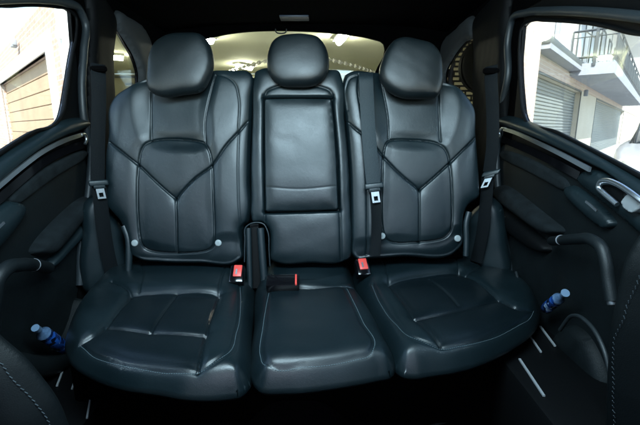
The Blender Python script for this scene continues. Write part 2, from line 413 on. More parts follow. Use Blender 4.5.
def box_bm(bm, c, size, mat3=None, bev=0.0, seg=2):
    r = bmesh.ops.create_cube(bm, size=1.0); vs = r['verts']
    bmesh.ops.scale(bm, vec=Vector(size), verts=vs)
    if bev:
        es = list({e for v in vs for e in v.link_edges}); rb = bmesh.ops.bevel(bm, geom=es, offset=bev, segments=seg, affect='EDGES', profile=0.5)
        vs = list({v for f in rb['faces'] for v in f.verts} | {v for v in vs if v.is_valid})
    if mat3 is not None: bmesh.ops.rotate(bm, cent=(0, 0, 0), matrix=mat3, verts=vs)
    bmesh.ops.translate(bm, vec=Vector(c), verts=vs); return vs
def box(name, c, size, mat, parent=None, rot=None, bev=0.0):
    bm = bmesh.new(); box_bm(bm, c, size, rot, bev); return from_bm(name, bm, mat, parent)
def m3(x, y, z): return Matrix((Vector(x), Vector(y), Vector(z))).transposed()
def plate(name, loops, pl, off, thick, mat, parent=None, uv=False):
    """flat plate with holes; loops = 2D plane coordinates, first = outline. front at off, back at off-thick"""
    bm = bmesh.new(); es = []
    for lp in loops:
        vs = [bm.verts.new(pl.at(a, b, off)) for a, b in lp]
        es += [bm.edges.new((vs[i], vs[(i+1) % len(vs)])) for i in range(len(vs))]
    bmesh.ops.triangle_fill(bm, edges=es, use_beauty=True, use_dissolve=False)
    r = bmesh.ops.extrude_face_region(bm, geom=list(bm.faces)); vv = [g for g in r['geom'] if isinstance(g, bmesh.types.BMVert)]
    bmesh.ops.translate(bm, vec=Vector(-pl.n * thick), verts=vv)
    if uv:
        l = bm.loops.layers.uv.new('UVMap')
        for f in bm.faces:
            for lo in f.loops:
                p = np.array(lo.vert.co) - pl.o; lo[l].uv = (p.dot(pl.u) + p.dot(pl.n), p.dot(pl.v))
    return from_bm(name, bm, mat, parent, smooth=False)
def disc(name, c, n, r, t, mat, parent=None, bev=0.0):
    n = Vector(n).normalized(); u = n.orthogonal().normalized(); w = n.cross(u); V = []; Fc = []; k = 24
    prof = [(r, 0), (r, t * .6), (r * .9, t * .9), (r * .6, t), (0.001, t)]
    for rr, z in prof:
        for i in range(k):
            a = 2*math.pi*i/k; V.append(Vector(c) + u*math.cos(a)*rr + w*math.sin(a)*rr + n*z)
    for j in range(len(prof)-1):
        for i in range(k): Fc.append((j*k+i, j*k+(i+1)%k, (j+1)*k+(i+1)%k, (j+1)*k+i))
    Fc.append(tuple(range(k))[::-1]); return mesh(name, V, Fc, mat, parent, True, None, R(50))
def lathe(name, c, axis, prof, mat, parent=None, k=24):
    n = Vector(axis).normalized(); u = n.orthogonal().normalized(); w = n.cross(u); V = []; Fc = []
    for z, rr in prof:
        for i in range(k):
            a = 2*math.pi*i/k; V.append(Vector(c) + u*math.cos(a)*rr + w*math.sin(a)*rr + n*z)
    for j in range(len(prof)-1):
        for i in range(k): Fc.append((j*k+i, j*k+(i+1)%k, (j+1)*k+(i+1)%k, (j+1)*k+i))
    Fc.append(tuple(range(k))[::-1]); Fc.append(tuple(range((len(prof)-1)*k, len(prof)*k)))
    return mesh(name, V, Fc, mat, parent, True, None, R(50))
def stitches(name, P, nrm, mat, parent, pitch=0.0065, ln=0.0042, w=0.0012, skew=0.0):
    """a row of short thread stitches along 3D points"""
    P = [Vector(p) for p in P]; bm = bmesh.new(); acc = 0; nxt = 0; nv = Vector(nrm).normalized()
    for a, b in zip(P, P[1:]):
        L = (b - a).length
        if L < 1e-7: continue
        t = (b - a) / L
        while nxt <= acc + L:
            p = a + t * (nxt - acc); side = nv.cross(t).normalized(); d = (t + side * skew).normalized(); s2 = nv.cross(d).normalized()
            box_bm(bm, p, (ln, w, w * 0.9), m3(d, s2, nv)); nxt += pitch
        acc += L
    return from_bm(name, bm, mat, parent, smooth=False)

# ================================================================== REAR BENCH SEAT
bench = empty('rear_bench_seat', (-0.08, 1.05, 0.0), 'dark teal leather rear bench seat with three headrests, filling the width of the car', 'car seat')
LB = [(112,105),(117,97),(131,87),(147,79),(175,74),(205,72),(213,71),(235,71),(249,72),(253,76),(252.5,100),(251.5,122),(250,180),(250,216),(248,222),(244,226),(243,245),(243,258),(238,262),(200,263),(160,262),(142,260),(132,254),(127,235),(122,222),(114,213),(108,206),(107,185),(107.5,155),(110,137)]
insL = [(150,139.5),(170,138),(198,140),(207,145),(212,160),(213,200),(214.5,238),(211,251),(180,254),(146,252),(138.5,243),(136.5,211),(137,167),(141,147)]
p = Panel(PB, LB, H=0.033, Rr=0.020, res=0.0024, bulge=0.008, bL=0.12, seams=[
    
    seam(insL, closed=True, d=0.007, w=0.0025, pd=0.0040, pw=0.016),
    seam([(109,142),(122,152),(139,166),(158,184),(175,199)], d=0.007, w=0.0025, pd=0.0040, pw=0.016),
    seam([(175,199),(195,178),(212,165),(226.5,145),(240.6,129),(251,120)], d=0.007, w=0.0025, pd=0.0040, pw=0.016),
    seam([(175,199),(176,225),(176,253)], d=0.006, w=0.0025, pd=0.0035, pw=0.016),
    seam([(149.5,90),(149.5,110),(150,140)], d=0.0055, w=0.0025, pd=0.0035, pw=0.014),
    seam([(215,74),(211,90),(207,108),(204.5,125),(205,142)], d=0.0055, w=0.0025, pd=0.0035, pw=0.014),
    seam([(216,74),(227,77),(235,84),(238.6,97),(238.5,128),(238,180),(239,210),(241,224)], d=0.0025, w=0.0025, pd=0.002, pw=0.01)],
    regions=[dict(p=[(150,70),(150,139),(205,140),(206,110),(215,70)], dz=-0.014, b=0.03), dict(p=insL, dz=-0.008, b=0.03),
             dict(p=[(100,262),(135,262),(140,245),(160,249),(210,249),(216,240),(245,240),(250,270)], dz=-0.010, b=0.02)])
backL = p.emit('backrest', M['leather'], bench, back=0.09); pBL = p; creases(p, backL)
CB = [(254,80),(255.5,73),(260,70.5),(290,70),(330,70.5),(339,72),(342,79),(345,120),(349,160),(351,210),(352,245),(350,258),(342,262),(310,263),(278,263),(271,260),(270,245),(268,228),(263,223),(253,222),(251,215),(251,200),(251,160),(252.5,120)]
arm = [(263.7,98),(298,97.7),(332.3,98),(334.5,120),(338.2,160),(340,210.5),(303,212.5),(264.5,213.5),(263.4,160)]
p = Panel(PB, CB, H=0.033, Rr=0.015, res=0.003, bulge=0.003, bL=0.08, seams=[
    seam([(264,97),(266,92),(275,87),(298,86),(322,87),(330.6,91),(333,97)], d=0.004, w=0.003, pd=0.004, pw=0.01),
    seam([(263,95),(263,160),(264.5,213),(267,262)], d=0.005, w=0.0035, pd=0.004, pw=0.012),
    seam([(333,95),(338.5,160),(340,210),(341,262)], d=0.005, w=0.0035, pd=0.004, pw=0.012),
    seam([(263,97),(333,97)], d=0.008, w=0.004, pd=0.002), seam([(264,212),(340,210.5)], d=0.010, w=0.004, pd=0.004)],
    regions=[dict(p=arm, dz=-0.026, b=0.004, sharp=True)])
cb0 = p.emit('backrest', M['leather'], bench, back=0.09); pCB = p; creases(p, cb0)
inner = [(266,99),(298,98.6),(330,99),(331.6,100.6),(334.2,125),(336.6,160),(338.6,208),(337,210),(303,211),(267,211.8),(265.4,210.4),(264.6,160),(264.6,120),(264.6,100.6)]
p = Panel(PB, inner, base=0.020, H=0.014, Rr=0.010, res=0.0025, sharp=True, bulge=0.003, bL=0.05, wob=0.0001, seams=[seam([(264,187),(300,189),(338,186)], d=0.0006, w=0.003, pd=0.0008, pw=0.02), seam([(274,138),(284,141),(292,141)], d=0.0016, w=0.022, pd=0)])
a = p.emit('armrest', M['leather'], bench, back=0.015)
RB = [(343,82),(345,75.5),(350,72.5),(375,73),(400,73),(425,76),(443,82),(456,87),(466,97),(473,108),(475,136),(477,161),(478.5,185),(478,197),(468,205),(463.5,214),(462.5,225),(461.5,245),(455,252),(400,256.5),(370,258.5),(356,259),(351.5,254),(350.5,240),(350,210),(349.5,180),(345.5,122)]
insR = [(395,138.5),(431,140),(443,145),(449,155),(451,170),(452.5,195),(453.5,222),(451,234),(442,240),(415,243),(395,243.5),(387,240),(382,230),(381.5,200),(383,165),(384,150),(387,141)]
p = Panel(PB, RB, H=0.033, Rr=0.020, res=0.0024, bulge=0.008, bL=0.12, seams=[
    
    seam(insR, closed=True, d=0.007, w=0.0025, pd=0.0040, pw=0.016),
    seam([(345,121),(355,128),(366,137),(384,157),(400,173.5),(420,190)], d=0.007, w=0.0025, pd=0.0040, pw=0.016),
    seam([(420,190),(436,176),(450.5,162.5),(464,149),(476,136)], d=0.007, w=0.0025, pd=0.0040, pw=0.016),
    seam([(420,190),(420,215),(420,243)], d=0.006, w=0.0025, pd=0.0035, pw=0.016),
    seam([(381,78),(383.7,91),(388,116.5),(389,138)], d=0.0055, w=0.0025, pd=0.0035, pw=0.014),
    seam([(440,88),(440,112),(441,141)], d=0.0055, w=0.0025, pd=0.0035, pw=0.014),
    seam([(359,74),(358,88),(361,110),(365,133),(366.7,180),(367,215),(367,255)], d=0.004, w=0.003, pd=0.003, pw=0.01),
    seam([(357,75),(350,78),(346.5,86),(348,110)], d=0.003, w=0.0025, pd=0.002, pw=0.01)],
    regions=[dict(p=[(384,70),(388,138),(441,140),(440,70)], dz=-0.014, b=0.03), dict(p=insR, dz=-0.008, b=0.03),
             dict(p=[(345,250),(380,240),(392,239),(445,237),(456,230),(470,232),(470,265),(345,270)], dz=-0.010, b=0.02)])
rb0 = p.emit('backrest', M['leather'], bench, back=0.09); pBR = p; creases(p, rb0)
# headrests with their posts
for hx, ol in enumerate([
    [(148,72),(149.5,57),(154.6,45),(165,37),(185.6,33.5),(203,36),(210,45),(214,62),(210,79),(203,90),(182,95),(160,96.5),(150,91),(147.5,80)],
    [(267,63),(268.5,52),(273,42),(280,37),(291,35),(306,35),(318,38),(325,46),(329,60),(328,72),(323,80),(315,85),(296,87),(281,85.5),(272,79),(268,71)],
    [(379,73),(382,60),(386.5,50),(393,41.5),(402,38.2),(418.5,40.5),(432,45),(439.5,54),(442.4,70.6),(441.5,88),(437.5,96.5),(421,98.8),(398,96.5),(386,89),(380.5,81)]]):
    base = 0.070 if hx != 1 else 0.055
    p = Panel(PB, ol, base=base, H=0.032, Rr=0.030, res=0.003, bulge=0.008, bL=0.07, wob=0.0001, rnd=True)
    h = p.emit('headrest', M['leather_head'], bench, mirror=True)
    cx = sum(q[0] for q in ol) / len(ol); by = max(q[1] for q in ol)
    for dx in (-13, 13):
        a0 = PB.px(cx + dx, by - 22, base - 0.01); b0 = PB.px(cx + dx, by - 3, base - 0.045)
        tube('post', [a0, b0], 0.006, M['steel'], h)
# cushions
LC = [(112,282),(93,294),(76.5,312),(68,331),(66.6,347),(73,361),(93,374),(122,384),(160,389.5),(190,394),(226,393.5),(240,391),(248,384.5),(250.5,374),(250.8,342),(253,310),(254,290),(251,270),(245,264),(200,264),(150,264),(139,266),(134,274),(125,279)]
frontL = [(80,343),(93,355),(122.5,364.5),(150,370),(179.6,372.5),(199,369.5),(222.5,354),(235.6,329),(239.6,303),(239,284)]
CUSH = [(-0.004, 0.010), (0.002, 0.018), (0.05, 0.036)]
p = Panel(PC, LC, base=-0.055, H=0.055, Rr=0.050, res=0.0028, bulge=0.006, bL=0.1, seams=[
    
    seam(frontL, d=0.004, w=0.003, pd=0.003, pw=0.015),
    seam([(x + (3 if y < 368 else 0), y + (3.2 if y >= 340 else 1)) for x, y in frontL], d=0.002, w=0.002, pd=0, pw=0.01),
    seam([(112,284),(121,287),(130.5,292.5),(120,306),(106,321),(93,332),(80,343)], d=0.006, w=0.003, pd=0.008, pw=0.016),
    seam([(219,292.5),(212,312),(206,330),(201,350),(198,370)], d=0.006, w=0.003, pd=0.008, pw=0.018),
    seam([(106,321.5),(130,325),(160,328),(206,330)], d=0.008, w=0.0035, pd=0.010, pw=0.02),
    seam([(177,292),(165,308),(150,327)], d=0.004, w=0.003, pd=0.004, pw=0.015),
    seam([(130,292.5),(150,291.8),(185,291.8),(219,292.5)], d=0.006, w=0.003, pd=0.006, pw=0.018),
    seam([(142,265),(142,284),(139,291)], d=0.004, w=0.003, pd=0.003), seam([(228,265),(222,280),(219,292)], d=0.004, w=0.003, pd=0.003),
    seam([(122,366),(123,378)], d=0.003, w=0.0025, pd=0.001, pw=0.006)],
    regions=[dict(p=[(130.5,292.5),(150,291.5),(185,291.5),(219,292.5),(212,312),(206,330),(201,350),(198,370),(179,372.5),(150,370),(122,364),(93,355),(80,343),(93,332),(106,321),(120,306)], dz=-0.009, b=0.022, mat=1, sharp=True),
             dict(p=[(130,255),(130,290),(150,289),(219,291),(232,262),(230,255)], dz=0.014, b=0.03)])
cl = p.emit('seat_cushion', [M['leather'], M['leather_dark']], bench, rings=CUSH)
creases(p, cl, dmin=0.0055)
stitches('stitching', p.on([(x + 1, y + 1.5) for x, y in frontL], 0.0006), PC.n, M['thread'], cl, w=0.0009, ln=0.003, pitch=0.0055)
CC = [(256.5,290),(255,326),(252,359),(253,377),(260,386),(289,387.5),(338.8,382),(378,375),(391,372),(394,364),(385,342),(371.7,316),(355,289.6),(352,275),(350,264),(310,264),(275,266),(270,272),(258,284)]
innerC = [(269.6,289),(264.7,326),(262.5,357),(264.5,363),(270,365.5),(306,366),(355,359),(369,355),(372.5,347),(361.8,322.5),(345,288)]
p = Panel(PC, CC, base=-0.05, H=0.050, Rr=0.046, res=0.0028, bulge=0.005, bL=0.1, seams=[
    
    seam(innerC, d=0.003, w=0.003, pd=0.002, pw=0.012),
    seam([(x + (1.8 if x < 266 else -1.8 if x > 340 else 0), y - (2.2 if y > 352 else 0)) for x, y in innerC], d=0.0018, w=0.002, pd=0, pw=0.01),
    seam([(256,289),(300,288.5),(352,286.5)], d=0.008, w=0.004, pd=0.006, pw=0.012)],
    regions=[dict(p=[(250,255),(250,288),(300,287.5),(360,286),(360,255)], dz=0.012, b=0.02), dict(p=innerC, dz=0.003, b=0.015, mat=1)])
cc = p.emit('seat_cushion', [M['leather'], simple_dark := leather('leather_centre', (0.0034, 0.008, 0.0104), 0.38)], bench, rings=CUSH)
stitches('stitching', p.on([(x + (-1.6 if x < 266 else 1.6 if x > 340 else 0), y + (1.8 if y > 352 else 0)) for x, y in innerC], 0.0006), PC.n, M['thread'], cc, w=0.0010, ln=0.003, pitch=0.0055)
pCC = p
RC = [(357,291),(366,306),(378,329),(388,349),(393,361),(397,368),(404,372),(415,373),(430,371),(460,366),(482,359.5),(499,352),(515,343),(528,334),(537,322),(539.5,309),(536,300),(528,291),(512,278),(495,268),(484,263.5),(472,263),(463,255),(455,251),(410,257),(370,262),(352,266),(352,280)]
frontR = [(373,283),(381,302.6),(396,322),(416,337),(439,345),(460,344.5),(483,340),(516,326),(530.7,317.5),(535,309)]
p = Panel(PC, RC, base=-0.055, H=0.055, Rr=0.050, res=0.0028, bulge=0.006, bL=0.1, seams=[
    
    seam(frontR, d=0.004, w=0.003, pd=0.003, pw=0.015),
    seam([(x - (3 if y < 338 and x < 430 else 0), y + (3.0 if x > 400 else 1)) for x, y in frontR], d=0.002, w=0.002, pd=0, pw=0.01),
    seam([(388,283),(403,301),(414,314.5),(426,327),(440.6,345)], d=0.006, w=0.003, pd=0.008, pw=0.018),
    seam([(388,282),(405,278),(422.5,275),(459,271)], d=0.006, w=0.003, pd=0.010, pw=0.018),
    seam([(459,271),(472,277),(499,295),(516,304),(533,312)], d=0.006, w=0.003, pd=0.008, pw=0.016),
    seam([(484,264),(474,270),(466,274)], d=0.005, w=0.003, pd=0.004, pw=0.012),
    seam([(414,315),(440,311),(470,304),(499,295.5)], d=0.008, w=0.0035, pd=0.010, pw=0.02),
    seam([(429,277),(444,288),(458,302)], d=0.004, w=0.003, pd=0.004, pw=0.015),
    seam([(380,259),(385,270),(389,281)], d=0.004, w=0.003, pd=0.003), seam([(450.5,252),(455,262),(459,271)], d=0.004, w=0.003, pd=0.003),
    seam([(501,336),(503,347)], d=0.003, w=0.0025, pd=0.001, pw=0.006)],
    regions=[dict(p=[(388,282),(405,278),(422.5,275),(459,271),(472,277),(499,295),(516,304),(533,312),(516,326),(483,340),(460,344.5),(440,345),(426,327),(403,301)], dz=-0.009, b=0.022, mat=1, sharp=True),
             dict(p=[(376,250),(388,281),(422,274),(459,270),(466,245)], dz=0.014, b=0.03)])
cr = p.emit('seat_cushion', [M['leather'], M['leather_dark']], bench, rings=CUSH)
creases(p, cr, dmin=0.0055)
stitches('stitching', p.on([(x - 1, y + 1.5) for x, y in frontR], 0.0006), PC.n, M['thread'], cr, w=0.0009, ln=0.003, pitch=0.0055)
# under-frame
box('seat_base', (-0.09, 1.16, 0.13), (1.16, 0.42, 0.22), M['liner'], bench, bev=0.02)
box('seat_base', (-0.09, 1.44, 0.20), (1.22, 0.14, 0.36), M['liner'], bench, bev=0.02)
# belt slots / hinge covers beside the backrests
def strip(pts, off, w, t, mat, parent, name='hinge_cover', pl=PB): return ribbon(name, [pl.px(x, y, off) for x, y in pts], pl.u, w, t, mat, parent)
tube('hinge_cover', [PB.px(x, y, 0.026) for x, y in [(248.5,228),(249,250),(250,288)]], 0.0095, M['plastic_pad'], bench)
tube('hinge_cover', [PB.px(x, y, 0.028) for x, y in [(260.5,228),(262,250),(264.5,284)]], 0.0125, M['plastic_pad'], bench)
strip([(254.5,224),(255,250),(257,288)], 0.010, 0.03, 0.01, M['black'], bench, 'hinge_recess')
tube('slot_trim', [PB.px(x, y, 0.035) for x, y in [(244.5,262),(245,240),(246,227),(250,224),(264,224.5),(267.5,231),(269,250),(270,266)]], 0.0026, M['leather'], bench)
tube('hinge_cover', [PB.px(x, y, 0.02) for x, y in [(128.5,272),(129,255),(128,237),(124,226)]], 0.011, M['plastic_pad'], bench, flat=0.9)
tube('hinge_cover', [PB.px(x, y, 0.02) for x, y in [(466,256),(466.5,240),(466.5,222),(469,212)]], 0.011, M['plastic_pad'], bench, flat=0.9)
# pale round anchor caps
for (x, y, pp) in ((135,243,pBL),(218,243,pBL),(382,236,pBR),(458,238.5,pBR)):
    a, b = PB.to2(x, y, 0.03); h = pp.height(np.array([[a, b]]))[0]
    c = PB.at(a, b, h - 0.001); disc('anchor_cap', c, PB.n, 0.0110, 0.005, M['white'], bench)
# buckles
def buckle(cx, cy, w, h, btn, zoff=0.02, tilt=0.0):
    c = PC.px(cx, cy, zoff); e = box('buckle', c, (w, h, 0.035), M['gloss'], bench, rot=Matrix.Rotation(tilt, 3, 'Z') @ Matrix.Rotation(R(42), 3, 'X'), bev=0.004)
    rot = Matrix.Rotation(tilt, 3, 'Z') @ Matrix.Rotation(R(42), 3, 'X')
    bo, bs = btn; box('release_button', Vector(c) + rot @ Vector((bo[0], bo[1], 0.0185)), (bs[0], bs[1], 0.008), M['red'], e, rot=rot, bev=0.002)
    box('slot', Vector(c) + rot @ Vector((bo[0] - bs[0] * .12, bo[1] - bs[1] * .1, 0.0215)), (bs[0] * .2, bs[1] * .45, 0.004), M['steel'], e, rot=rot)
    return e
buckle(237.5, 276, 0.044, 0.060, ((0.003, 0.008), (0.026, 0.040)), 0.018)
buckle(362, 269, 0.044, 0.060, ((0.001, 0.008), (0.028, 0.040)), 0.018, R(12))
b3 = box('buckle', PC.px(283, 283, 0.022), (0.098, 0.05, 0.03), M['gloss'], bench, rot=Matrix.Rotation(R(3), 3, 'Z') @ Matrix.Rotation(R(20), 3, 'X'), bev=0.005)
box('release_button', Vector(PC.px(296, 282, 0.026)), (0.006, 0.044, 0.026), M['red'], b3, rot=Matrix.Rotation(R(3), 3, 'Z') @ Matrix.Rotation(R(20), 3, 'X'), bev=0.002)

# ================================================================== SEAT BELTS
# middle belt over the right backrest
mb = empty('seat_belt', tuple(PB.px(372, 80, 0.05)), 'charcoal seat belt lying on a backrest between the centre and right headrests', 'seat belt', 'seat belts of the rear bench')
off = 0.056
path = [PB.px(366,72.5,0.02)] + [PB.px(x, y, off) for x, y in ((366,78),(366.5,90),(368.5,130),(371,160),(373.5,184))]
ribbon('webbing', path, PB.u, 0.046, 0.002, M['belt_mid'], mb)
ribbon('webbing', [PB.px(x, y, off - 0.006) for x, y in ((374,186),(376,205),(376.5,230),(375,256))], lambda t: Vector((1, -0.5 * math.sin(t * 3), 0)), 0.034, 0.002, M['belt'], mb)
def tongue(parent, c, u, v, n, s=1.0):
    u, v, n = Vector(u).normalized(), Vector(v).normalized(), Vector(n).normalized(); rot = m3(u, v, n); c = Vector(c)
    bm = bmesh.new(); box_bm(bm, c, (0.060*s, 0.020*s, 0.012*s), rot, 0.005*s, 3); box_bm(bm, c - v*0.010*s, (0.036*s, 0.018*s, 0.010*s), rot, 0.003*s, 2)
    t = from_bm('tongue', bm, M['plastic_pad'], parent)
    bm = bmesh.new(); k = c - v*0.036*s
    box_bm(bm, k + u*0.0095*s, (0.006*s, 0.036*s, 0.003), rot); box_bm(bm, k - u*0.0095*s, (0.006*s, 0.036*s, 0.003), rot)
    box_bm(bm, k - v*0.015*s, (0.0125*s, 0.006*s, 0.003), rot); box_bm(bm, k + v*0.010*s, (0.0125*s, 0.015*s, 0.003), rot)
    from_bm('latch_plate', bm, M['steel'], t); return t
tongue(mb, PB.px(374, 186, off + 0.008), (1, 0, 0.12), PB.v + np.array([-0.15, 0, 0]), PB.n)
# left belt, hanging from the rear left pillar
QL = Plane((XL + 0.07, 0, 0), (0.6, 0.8, 0), (0, 0, 1))
QL = Plane((XL + 0.085, 1.27, 0), (0.80, 0.6, 0), (0, 0, 1))
lb = empty('seat_belt', tuple(QL.px(96, 72)), 'dark seat belt hanging from the pillar nearest the tan garage door view', 'seat belt', 'seat belts of the rear bench')
ribbon('webbing', [QL.px(x, y, o) for x, y, o in ((98,64,-0.015),(98.5,74,0.0),(99,100,0.003),(98,140,0.003),(97.5,180,0.003))], QL.u, 0.041, 0.0022, M['belt'], lb)
ribbon('webbing', [QL.px(x, y, 0.0) for x, y in ((99,182),(102,215),(107,250),(115,283))], QL.u, 0.043, 0.0022, M['belt'], lb)
tongue(lb, QL.px(98.5, 183, 0.01), QL.u, QL.v + np.array([-.12, 0, 0]), QL.n, 0.95)
box('belt_guide', QL.px(98.5, 69, 0.0), (0.055, 0.02, 0.02), M['liner'], lb, bev=0.01)
QR = Plane((XR - 0.075, 1.30, 0), (0.80, -0.6, 0), (0, 0, 1))
rb = empty('seat_belt', tuple(QR.px(490, 74)), 'dark seat belt hanging from the pillar nearest the balcony view, tongue tilted', 'seat belt', 'seat belts of the rear bench')
ribbon('webbing', [QR.px(x, y, o) for x, y, o in ((491,66,-0.015),(491,78,0.0),(492.5,110,0.003),(492,150,0.003),(489,172,0.003))], QR.u, 0.039, 0.0022, M['belt'], rb)
ribbon('webbing', [QR.px(x, y, 0.0) for x, y in ((488,175),(486,200),(482,235),(476,262))], QR.u, 0.040, 0.0022, M['belt'], rb)
tongue(rb, QR.px(491, 173, 0.01), QR.u + np.array([0, 0, 0.28]), QR.v + np.array([0.38, 0, 0]), QR.n, 0.95)
box('belt_guide', QR.px(491, 71, 0.0), (0.055, 0.02, 0.02), M['liner'], rb, bev=0.01)

# ================================================================== CAR BODY (shell)
body = empty('car_body', (-0.08, 0.8, -0.02), 'black interior shell of the car round the rear seat: headliner, pillars, rear window and floor', 'car body')
def px2(pl, pts, off=0.0, sm=True, step=0.03):
    q = [pl.to2(x, y, off) for x, y in pts]; return [tuple(t) for t in (catmull(q, True, step) if sm else q)]
# side shells: door region and rear quarter
YD = 1.44
winL = [(74,16),(75.5,26),(73,45),(70,62),(66,88),(62.5,108),(60,117.5),(30,133),(0,152),(-60,197),(-140,260)]
wl = [PL.to2(x, y) for x, y in winL]; top = [PL.to2(x, y) for x, y in ((0,6),(32,5),(55,7),(68,10))]
holeL = [tuple(t) for t in wl] + [(0.42, wl[-1][1] - 0.005), (0.38, top[0][1] - 0.06), (0.46, top[0][1] - 0.03)] + [tuple(t) for t in top]
holeL = [tuple(t) for t in catmull(holeL, True, 0.02)]
winR = [(523,27),(521.5,36),(520.5,69),(522,95),(525,117.5),(555,131),(583,145),(612,160),(640,175),(700,211),(780,262)]
wr = [PR.to2(x, y) for x, y in winR]; topr = [PR.to2(x, y) for x, y in ((640,34),(602,25),(564,21),(540,20.5),(529,21.5))]
holeR = [tuple(t) for t in wr] + [(-0.28, wr[-1][1]), (-0.26, topr[0][1] - 0.08), (-0.34, topr[0][1] - 0.03)] + [tuple(t) for t in topr]
holeR = [tuple(t) for t in catmull(holeR, True, 0.02)]
quL = px2(PL, [(112,60),(113,40),(116,30),(125,44),(134,61),(137.6,75),(137,84),(128,92),(116,101),(112.5,97)], sm=True)
quR = px2(PR, [(474.5,36),(466,42.5),(455,56.6),(447,73),(446,86),(455,97),(474,101),(474.5,70)], sm=True)
Ztop = 1.335
doorL = empty('door', (XL, 0.8, 0.05)); WLOC[doorL] = Vector((XL, 0.8, 0.05)); doorL.parent = body; doorL.location = WLOC[doorL] - Vector(body.location)
doorR = empty('door', (XR, 0.8, 0.05)); WLOC[doorR] = Vector((XR, 0.8, 0.05)); doorR.parent = body; doorR.location = WLOC[doorR] - Vector(body.location)
plate('door_shell', [[(0.10, 0.06), (1.36, 0.06), (YD, 0.5), (YD, 1.20), (0.10, 1.20)], holeL], PL, 0.0, 0.012, M['black'], doorL)
plate('door_shell', [[(-0.10, 0.06), (-1.36, 0.06), (-YD, 0.5), (-YD, 1.20), (-0.10, 1.20)], holeR], PR, 0.0, 0.012, M['black'], doorR)
plate('window_glass', [holeL], PL, -0.004, 0.004, M['glass'], doorL); plate('window_glass', [holeR], PR, -0.004, 0.004, M['glass'], doorR)
plate('side_panel', [[(-0.6, 0.0), (0.097, 0.0), (0.097, 1.203), (YD + .003, 1.203), (YD + .003, 0.02), (2.33, 0.02), (2.33, Ztop), (-0.1, Ztop), (-0.6, 0.95)], quL], PL, 0.0, 0.012, M['liner'], body)
plate('side_panel', [[(0.6, 0.0), (-0.097, 0.0), (-0.097, 1.203), (-YD - .003, 1.203), (-YD - .003, 0.02), (-2.33, 0.02), (-2.33, Ztop), (0.1, Ztop), (0.6, 0.95)], quR], PR, 0.0, 0.012, M['liner'], body)
plate('quarter_glass', [quL], PL, -0.004, 0.004, M['glass'], body); plate('quarter_glass', [quR], PR, -0.004, 0.004, M['glass'], body)
# roof lining
V, Fc = [], []; nx, ny = 24, 40; x0, x1, y0, y1 = XL - 0.03, XR + 0.03, -0.62, 2.34
def zroof(x, y): u = (x - (XL + XR) / 2) / 0.76; return 1.375 - 0.045 * abs(u) ** 3 - 0.01 * max(0, y - 1.2)
for k in range(2):
    for i in range(nx + 1):
        for j in range(ny + 1):
            x = x0 + (x1 - x0) * i / nx; y = y0 + (y1 - y0) * j / ny; V.append((x, y, zroof(x, y) + 0.035 * k))
W = (nx + 1) * (ny + 1)
for i in range(nx):
    for j in range(ny):
        a = i * (ny + 1) + j; b = a + ny + 1; Fc.append((a, b, b + 1, a + 1)[::-1]); Fc.append((a + W, b + W, b + 1 + W, a + 1 + W))
mesh('headliner', V, Fc, M['liner'], body)
hookx = PT.px(281, 31.5, 0.02); tube('hook', [PT.px(x, y, 0.02) for x, y in ((275.5,29),(276,32),(281,33.5),(286,32),(286.5,29))], 0.0035, M['plastic'], body)
lm = [PT.px(280.5, 17, 0.0)]
def roofpt(px, py):
    r = ray(px, py); t = 1.0
    for _ in range(40): p_ = CAM + r * t; t += (zroof(p_[0], p_[1]) - p_[2]) / r[2] * 0.8
    return CAM + r * t
lc = roofpt(294.5, 17.2); lw = (roofpt(309, 17.2) - roofpt(280, 17.2))[0]
box('roof_lamp', lc - np.array([0, 0, 0.003]), (lw, 0.085, 0.012), M['domelens'], body, bev=0.004)
# tailgate with the rear window
hole = px2(PT, [(168,80),(176,50),(190,42),(207,37.5),(237,32),(275,30),(312,31),(350,34.5),(372,38.5),(384,43.5),(385,50),(376,71),(372,105),(180,108),(170,100)])
plate('tailgate', [[(XL - 0.05, 0.0), (XR + 0.05, 0.0), (XR + 0.05, 1.32), (0.4, 1.355), (-0.08, 1.363), (-0.55, 1.355), (XL - 0.05, 1.32)], hole], PT, 0.0, 0.03, M['liner'], body)
plate('rear_glass', [hole], PT, -0.02, 0.004, M['glass'], body)
box('load_floor', (-0.075, 1.93, 0.42), (1.44, 0.68, 0.04), M['carpet'], body)
# lighter trim round the quarter windows
p = Panel(PL, [(114,13),(128,17),(141,27),(149,45),(148,70),(141,88),(138,84),(138,75),(134.5,60),(125.5,43),(116.5,29),(113.5,22)], base=0.0, H=0.03, Rr=0.03, res=0.012, wob=0)
p.emit('quarter_trim', M['trim'], body, back=0.0)
p = Panel(PR, [(476,21),(458,28),(445,43),(439,66),(441,90),(445.5,88),(446,74),(454,57),(465,42.5),(476,34)], base=0.0, H=0.03, Rr=0.03, res=0.012, wob=0)
p.emit('quarter_trim', M['trim'], body, back=0.0)
# pillar trims between door and seat
p = Panel(PL, [(84,-10),(104,0),(112,15),(111,60),(112,100),(111,130),(108,165),(106,200),(90,200),(88,150),(86,110),(86,60),(87,20)], base=0.0, H=0.03, Rr=0.04, res=0.008, wob=0.0003)
p.emit('pillar_trim', M['black'], body, back=0.0)
p = Panel(PR, [(514,-10),(490,2),(477,20),(477,60),(476,100),(478,140),(480,190),(499,190),(500,150),(508,112),(510,60),(510,20)], base=0.0, H=0.03, Rr=0.04, res=0.008, wob=0.0003)
p.emit('pillar_trim', M['black'], body, back=0.0)
